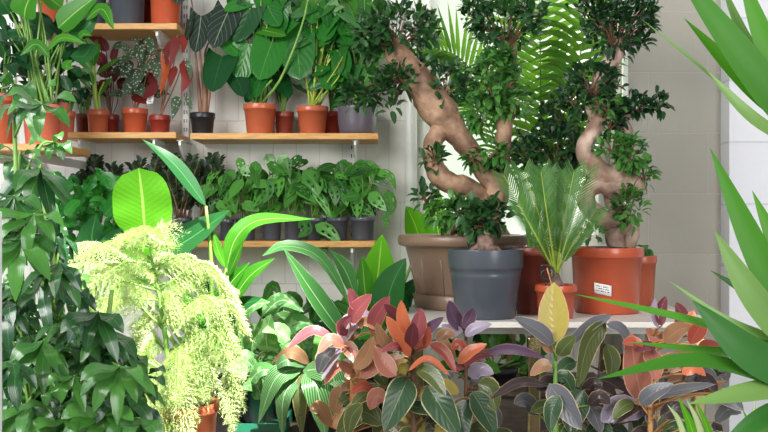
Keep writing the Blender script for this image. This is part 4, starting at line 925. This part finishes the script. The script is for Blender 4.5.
# ================================================================== rubber plants
def rubber(label,cx,Y,leaves,stemtop,stemmat,seed,fill,pot='grey',stem2=None):
    c=V((P(cx,0,Y).x,Y,.0006)); r=thing('rubber_plant',label,'rubber plant',c,'rubber plants in front of the table')
    add_pot(r,c,.075,.062,.16,M[pot],.02); st=MB(); b=c+V((0,0,.14)); main=[b,P(cx,470,Y),P((cx+stemtop[0])/2,400,Y),P(stemtop[0],stemtop[1],Y)]
    tube(st,main,[.009,.008,.006,.004],8,14); cm=catmull(main,60); rr=random.Random(seed)
    def add(pts,w,mt,dy=None,hint=None):
        ws=part_leaf(r,RUB[mt],pts,w,Y-rr.uniform(0,.07),'rubber',dy=rr.uniform(-.01,.06) if dy is None else dy,hint=hint or (rr.uniform(-.4,.4),-.8,rr.uniform(.2,.7)),nv=10,nu=6,fold=.2,rnd=rr.random())
        s=min(cm,key=lambda p:abs(p.z-(ws[0].z-.02))); tube(st,[s,s.lerp(ws[0],.6)+V((0,0,.004)),ws[0]],[.003,.0025,.002],5,5)
    for lf in leaves: add(*lf)
    x0,x1,y0,y1,n,mats=fill
    for i in range(n):
        x=rr.uniform(x0,x1); y=rr.uniform(y0,y1); an=rr.uniform(-2.2,2.2); l=rr.uniform(24,38)
        ws=part_leaf(r,RUB[rr.choice(mats)],[(x,y),(x+l*.5*math.sin(an),y-l*.45*math.cos(an)-3),(x+l*math.sin(an),y-l*.7*math.cos(an)+6)],rr.uniform(13,19),Y+rr.uniform(.02,.12),'rubber',dy=.03,rnd=rr.random())
        s=min(cm,key=lambda p:abs(p.z-(ws[0].z-.03))); tube(st,[s,s.lerp(ws[0],.6)+V((0,0,.01)),ws[0]],[.003,.0025,.002],5,5)
    st.build('stem',M[stemmat],r)
rubber('variegated rubber plant with pink and lilac leaves, left one by the striped calathea',352,2.5,[
  ([(336,341),(312,331),(287,349)],15,'rose',.02,(.1,-.6,.8)),([(341,343),(350,324),(374,313)],23,'lilac',.02,(-.5,-.8,.3)),([(350,322),(358,310),(372,294)],21,'rose'),([(344,346),(330,340),(318,354)],15,'salmon'),([(342,348),(332,360),(322,380)],14,'lilac',.02,(-.7,-.7,.3)),
  ([(336,348),(324,356),(318,374)],17,'grey'),([(342,344),(350,350),(357,364)],16,'salmon'),([(356,374),(338,366),(324,385)],13,'salmon'),([(354,368),(366,356),(374,336)],18,'tan'),([(374,390),(362,386),(350,394)],11,'brick'),
  ([(362,312),(354,302),(349,288)],14,'maroon'),([(370,332),(378,314),(390,296)],18,'rose'),([(346,336),(342,326),(352,316)],13,'maroon'),([(360,378),(376,362),(384,340)],20,'salmon'),([(384,424),(360,412),(336,436)],27,'olive'),([(362,404),(352,416),(348,436)],17,'olive'),
  ([(368,360),(376,344),(372,326)],14,'tan'),([(358,326),(366,322),(378,330)],14,'tan')],(352,340),'stemtan',201,(330,400,378,450,14,['olive','tan','deep','olive']))
rubber('variegated rubber plant with orange and crimson top leaves in front of the taupe pot',414,2.41,[
  ([(409,336),(403,320),(401,300)],14,'coral'),([(413,342),(418,326),(421,308)],19,'rose',0,(.2,-.9,.2)),([(411,348),(412,336),(414,322)],16,'maroon',.05,(0,-.9,.3)),([(405,346),(396,332),(386,316)],15,'coral'),([(396,350),(384,340),(376,322)],13,'tan'),([(424,348),(428,338),(429,326)],12,'brick'),
  ([(420,336),(430,328),(444,317)],12,'plum'),([(407,351),(396,346),(381,352)],10,'rose'),([(408,371),(428,359),(450,376)],12,'coral',.02,(0,-.4,.9)),([(430,344),(444,352),(456,373)],13,'brick'),([(408,378),(400,396),(384,432)],32,'deep',.05,(.2,-.85,.4)),([(428,386),(438,402),(460,438)],32,'deep',.05,(-.2,-.85,.4)),
  ([(416,368),(432,376),(446,396)],17,'olive'),([(408,406),(420,408),(434,414)],15,'deep'),([(400,322),(394,314),(384,304)],13,'maroon'),([(404,358),(392,362),(380,376)],16,'tan'),([(396,376),(384,364),(374,346)],22,'salmon'),([(410,356),(404,346),(396,338)],12,'coral'),([(416,352),(420,344),(424,338)],11,'brick'),
  ([(436,340),(446,334),(456,336)],13,'tan'),([(386,400),(376,396),(370,410)],18,'salmon')],(412,344),'stembrown',202,(378,462,372,450,22,['olive','deep','tan','olive','yellow']))
rubber('variegated rubber plant with plum purple leaves in front of the grey bucket',466,2.5,[
  ([(465,330),(454,318),(449,300)],18,'plum'),([(463,328),(470,318),(474,308)],14,'plum'),([(463,331),(452,330),(441,325)],12,'lilac'),([(465,336),(476,328),(492,324)],13,'lilac'),([(458,364),(470,352),(487,344)],14,'coral'),([(454,372),(476,356),(512,350)],11,'rose'),
  ([(486,353),(512,350),(546,358)],16,'plum',.02,(0,-.6,.8)),([(468,376),(480,370),(494,374)],17,'lilac'),([(478,384),(490,390),(496,412)],24,'olive',.03,(-.4,-.8,.3)),([(548,386),(520,383),(490,399)],15,'dark',.02,(0,-.55,.8)),([(472,392),(482,408),(496,436)],26,'deep'),([(454,362),(446,350),(440,332)],16,'tan'),
  ([(466,352),(458,344),(452,350)],12,'brick'),([(470,400),(462,416),(466,438)],22,'deep')],(466,336),'stembrown',203,(440,500,382,450,12,['olive','deep','grey']))
rubber('rubber plant topped by one upright yellow green leaf with pink rim',556,2.41,[
  ([(556,342),(553,314),(554,282)],33,'yellow',.0,(0,-.98,.2)),([(553,344),(540,332),(514,317)],21,'grey',.02,(.2,-.8,.5)),([(553,352),(546,346),(541,332)],11,'tan'),([(549,384),(562,402),(582,430)],26,'grey',.03,(-.3,-.85,.4)),([(558,356),(566,346),(576,336)],18,'olive'),([(552,366),(542,366),(530,376)],14,'tan'),([(560,396),(552,410),(550,432)],20,'deep')],
  (555,340),'stemg',204,(535,590,388,450,14,['deep','olive','grey','dark']))
rubber('rubber plant with dark grey arching leaves in front of the big orange pot',590,2.53,[
  ([(612,315),(590,326),(560,352)],15,'grey',.02,(0,-.6,.8)),([(606,322),(588,344),(578,388)],25,'olive',.04,(.5,-.8,.2)),([(606,324),(622,330),(634,354)],14,'grey'),([(584,390),(574,408),(570,434)],31,'deep',.03,(.1,-.9,.3)),([(644,415),(620,408),(601,422)],28,'lilac',.0,(.1,-.85,.4)),([(580,394),(592,410),(602,434)],20,'grey'),
  ([(594,378),(612,384),(634,402)],24,'dark',.03,(-.2,-.8,.5)),([(576,362),(566,366),(556,382)],18,'deep'),([(606,344),(612,360),(610,378)],18,'olive'),([(600,400),(612,396),(624,392)],14,'dark')],(604,324),'stembrown',205,(560,640,372,450,22,['dark','deep','grey','olive','dark']))
rubber('rubber plant with brick red rosette at right under the yucca blades',650,2.42,[
  ([(642,400),(636,372),(630,332)],32,'coral' if 0 else 'salmon',.03,(.1,-.95,.2)),([(640,404),(652,394),(674,384)],19,'grey'),([(652,398),(680,390),(716,384)],15,'grey',.02,(0,-.6,.8)),([(662,326),(660,312),(666,296)],15,'maroon'),([(658,328),(654,314),(655,298)],9,'lilac'),([(664,342),(676,332),(690,326)],20,'tan'),([(690,344),(698,330),(706,318)],18,'brick'),
  ([(700,352),(708,346),(720,346)],16,'brick'),([(668,346),(656,338),(646,328)],16,'salmon'),([(640,352),(634,342),(622,344)],14,'brick'),([(676,352),(690,350),(704,358)],18,'tan'),([(678,330),(682,316),(676,302)],15,'maroon'),([(694,336),(690,322),(694,310)],12,'coral'),([(656,352),(648,346),(636,352)],14,'maroon'),
  ([(646,350),(654,362),(656,382)],20,'salmon'),([(660,416),(676,410),(694,420)],20,'dark'),([(704,366),(712,360),(724,366)],16,'maroon'),([(682,374),(694,368),(706,376)],14,'coral'),([(668,372),(680,364),(690,370)],14,'tan')],(652,336),'stemtan',206,(625,730,376,450,24,['olive','tan','dark','grey','deep']))
# ================================================================== yucca in front at right
c=V((.585,1.36,.0006)); r=thing('yucca','yucca with long bright green sword leaves at the right picture edge','yucca',c)
add_pot(r,c,.14,.12,.24,M['orange'],.025)
st=MB(); b=c+V((0,0,.22)); A=P(802,140,1.36); B=P(806,372,1.3)
tube(st,[b+V((.02,.02,0)),V((.6,1.4,.7)),A-V((0,0,.05)),A],[.03,.028,.026,.02],12,20,bump=.1); tube(st,[b+V((-.02,-.02,0)),V((.565,1.32,.6)),B-V((0,0,.06)),B],[.028,.026,.024,.018],12,16,bump=.1); st.build('cane',M['cane'],r)
for pts,w,mt,dy,h in (
  ([(802,140),(742,58),(668,-42)],36,'yucca',.05,(-.2,-.9,.4)),([(800,128),(748,84),(684,18)],22,'yucca',.02,(-.3,-.9,.3)),([(802,124),(752,52),(718,-24)],15,'yuccap',0,(-.2,-.9,.3)),([(804,112),(768,50),(736,-40)],26,'yucca',.03,(-.2,-.9,.3)),
  ([(800,148),(752,118),(706,70)],17,'yuccap',.04,(-.2,-.8,.5)),([(724,88),(690,58),(640,18)],4,'yuccap',.0,(0,-.9,.4)),([(806,100),(790,30),(770,-40)],24,'yucca',0,(-.1,-.9,.3)),([(808,130),(830,60),(840,-10)],26,'yucca',-.05,(0,-.9,.3)),
  ([(808,140),(850,120),(890,100)],26,'yucca',-.05,(0,-.8,.5)),([(804,150),(840,190),(860,260)],24,'yucca',.05,(0,-.8,.5)),([(802,150),(810,80),(800,-30)],26,'yucca',-.15,(0,-.8,.4)),
  ([(806,346),(758,256),(710,148)],31,'yuccad' if 0 else 'yucca',.03,(-.2,-.9,.3)),([(806,330),(778,252),(752,190)],20,'yucca',.02,(-.2,-.9,.3)),([(806,362),(752,296),(714,230)],30,'yuccap',.05,(-.2,-.85,.4)),([(800,336),(756,300),(710,270)],13,'yuccad',.01,(-.2,-.8,.5)),
  ([(806,384),(746,352),(692,300)],38,'yuccad',.06,(-.3,-.85,.4)),([(800,352),(690,321),(574,294)],17,'yucca',.06,(-.1,-.5,.85)),([(806,394),(700,362),(596,379)],24,'yucca',.08,(-.1,-.55,.8)),([(800,356),(716,352),(626,342)],15,'yucca',.02,(-.1,-.5,.8)),
  ([(806,384),(748,394),(688,404)],27,'yuccap',.09,(-.1,-.6,.75)),([(800,348),(730,322),(668,280)],10,'yuccap',.02,(-.2,-.8,.5)),([(806,400),(760,420),(716,450)],22,'yuccad',.08,(-.1,-.7,.6)),([(810,400),(780,420),(740,470)],30,'yucca',.06,(-.1,-.8,.5)),
  ([(806,360),(796,300),(760,320)],10,'yuccad',.02,(-.2,-.8,.5)),([(810,380),(830,320),(850,240)],26,'yucca',-.05,(0,-.8,.4)),([(808,380),(860,370),(900,380)],26,'yucca',0,(0,-.6,.7)),([(808,390),(840,440),(850,500)],26,'yucca',.05,(0,-.7,.6))):
    part_leaf(r,M[mt],pts,w,1.33,'blade',dy=dy,hint=h,nv=16,nu=4,fold=.22,arch=.01)
# small blades rising at the lower right
c=V((P(704,0,1.9).x,1.9,.0006)); r=thing('spider_plant','pale striped grassy plant at the bottom right below the yucca','potted plant',c)
add_pot(r,c,.1,.085,.3,M['grey'],.025)
M['spid']=leafmat('pale_blade',S(176,196,140),S(206,214,176),edge=S(90,160,50),edgew=.12,rough=.4,tr=.3); st=MB(); b=c+V((0,0,.27))
for pts,w,mt in (([(692,470),(680,424),(667,404)],8,'spid'),([(704,480),(692,430),(678,396)],10,'strelb'),([(706,480),(700,430),(686,398)],10,'spid'),([(716,470),(708,430),(694,398)],9,'strelb'),([(730,480),(744,450),(756,400)],16,'spid'),([(728,480),(752,440),(742,408)],9,'strelb'),([(736,480),(760,450),(772,420)],14,'yucca'),([(700,480),(670,450),(640,452)],10,'spid')):
    ws=part_leaf(r,M[mt],pts,w,1.85,'blade',dy=.05,nv=12); tube(st,[b,b.lerp(ws[0],.6),ws[0]],[.004,.003,.003],5,6)
st.build('stems',M['stemg'],r)

# ================================================================== light, camera
w=bpy.data.worlds.new('daylight'); bpy.context.scene.world=w; w.use_nodes=True; nt=w.node_tree; bg=nt.nodes['Background']
L=nt.links.new
tc=nt.nodes.new('ShaderNodeTexCoord'); sp=nt.nodes.new('ShaderNodeSeparateXYZ'); L(tc.outputs['Generated'],sp.inputs[0])
f=smooth_(nt,sp.outputs[1],.0,.6)                 # the bright side of the sky stands behind the far window
L(mix_(nt,f,(.30,.33,.36,1),(1.1,1.15,1.05,1)),bg.inputs[0]); bg.inputs[1].default_value=1.0
def area(name,loc,tgt,sx,sy,e,col=(1,1,1)):
    l=bpy.data.lights.new(name,'AREA'); l.shape='RECTANGLE'; l.size=sx; l.size_y=sy; l.energy=e; l.color=col
    o=bpy.data.objects.new(name,l); C.objects.link(o); o.location=loc; o.rotation_euler=(V(tgt)-V(loc)).to_track_quat('-Z','Y').to_euler(); return o
area('assumed_window_light',(-1.9,.1,2.5),(.15,3.5,1.0),1.9,1.7,125,(1,.97,.92))  # unseen key lamp, standing in for a window assumed at front left
area('right_fill_light',(1.6,-.6,1.6),(-.3,3.3,.7),1.2,2.2,74,(1,.98,.95))  # unseen fill lamp at front right, added to brighten the lower plants
area('cool_left_fill_light',(-1.7,1.0,1.7),(-.5,2.2,1.0),1.2,1.6,16,(.82,.92,1))  # unseen cool fill lamp, added for a bluish sheen on the umbrella tree
area('window_daylight',(.62,3.62,2.0),(.1,1.5,1.0),.8,1.3,10,(1,1,.95))
l=bpy.data.lights.new('added_pine_spot','SPOT'); l.energy=5200; l.spot_size=math.radians(15); l.spot_blend=.6; l.shadow_soft_size=.03; l.color=(1,.97,.92)  # unseen spot lamp aimed at the pine, added in place of direct sun
o=bpy.data.objects.new('added_pine_spot',l); C.objects.link(o); o.location=(1.0,.6,4.4); o.rotation_euler=(P(165,315,2.6)-V(o.location)).to_track_quat('-Z','Y').to_euler()
cam=bpy.data.cameras.new('camera'); cam.sensor_width=36; cam.lens=36*FPX/768; cam.clip_start=.05
o=bpy.data.objects.new('camera',cam); C.objects.link(o); o.location=(0,0,ZC); o.rotation_euler=(math.pi/2,0,0)
sc=bpy.context.scene; sc.camera=o; sc.view_settings.view_transform='Standard'; sc.view_settings.look='None'; sc.view_settings.exposure=0; sc.view_settings.gamma=1
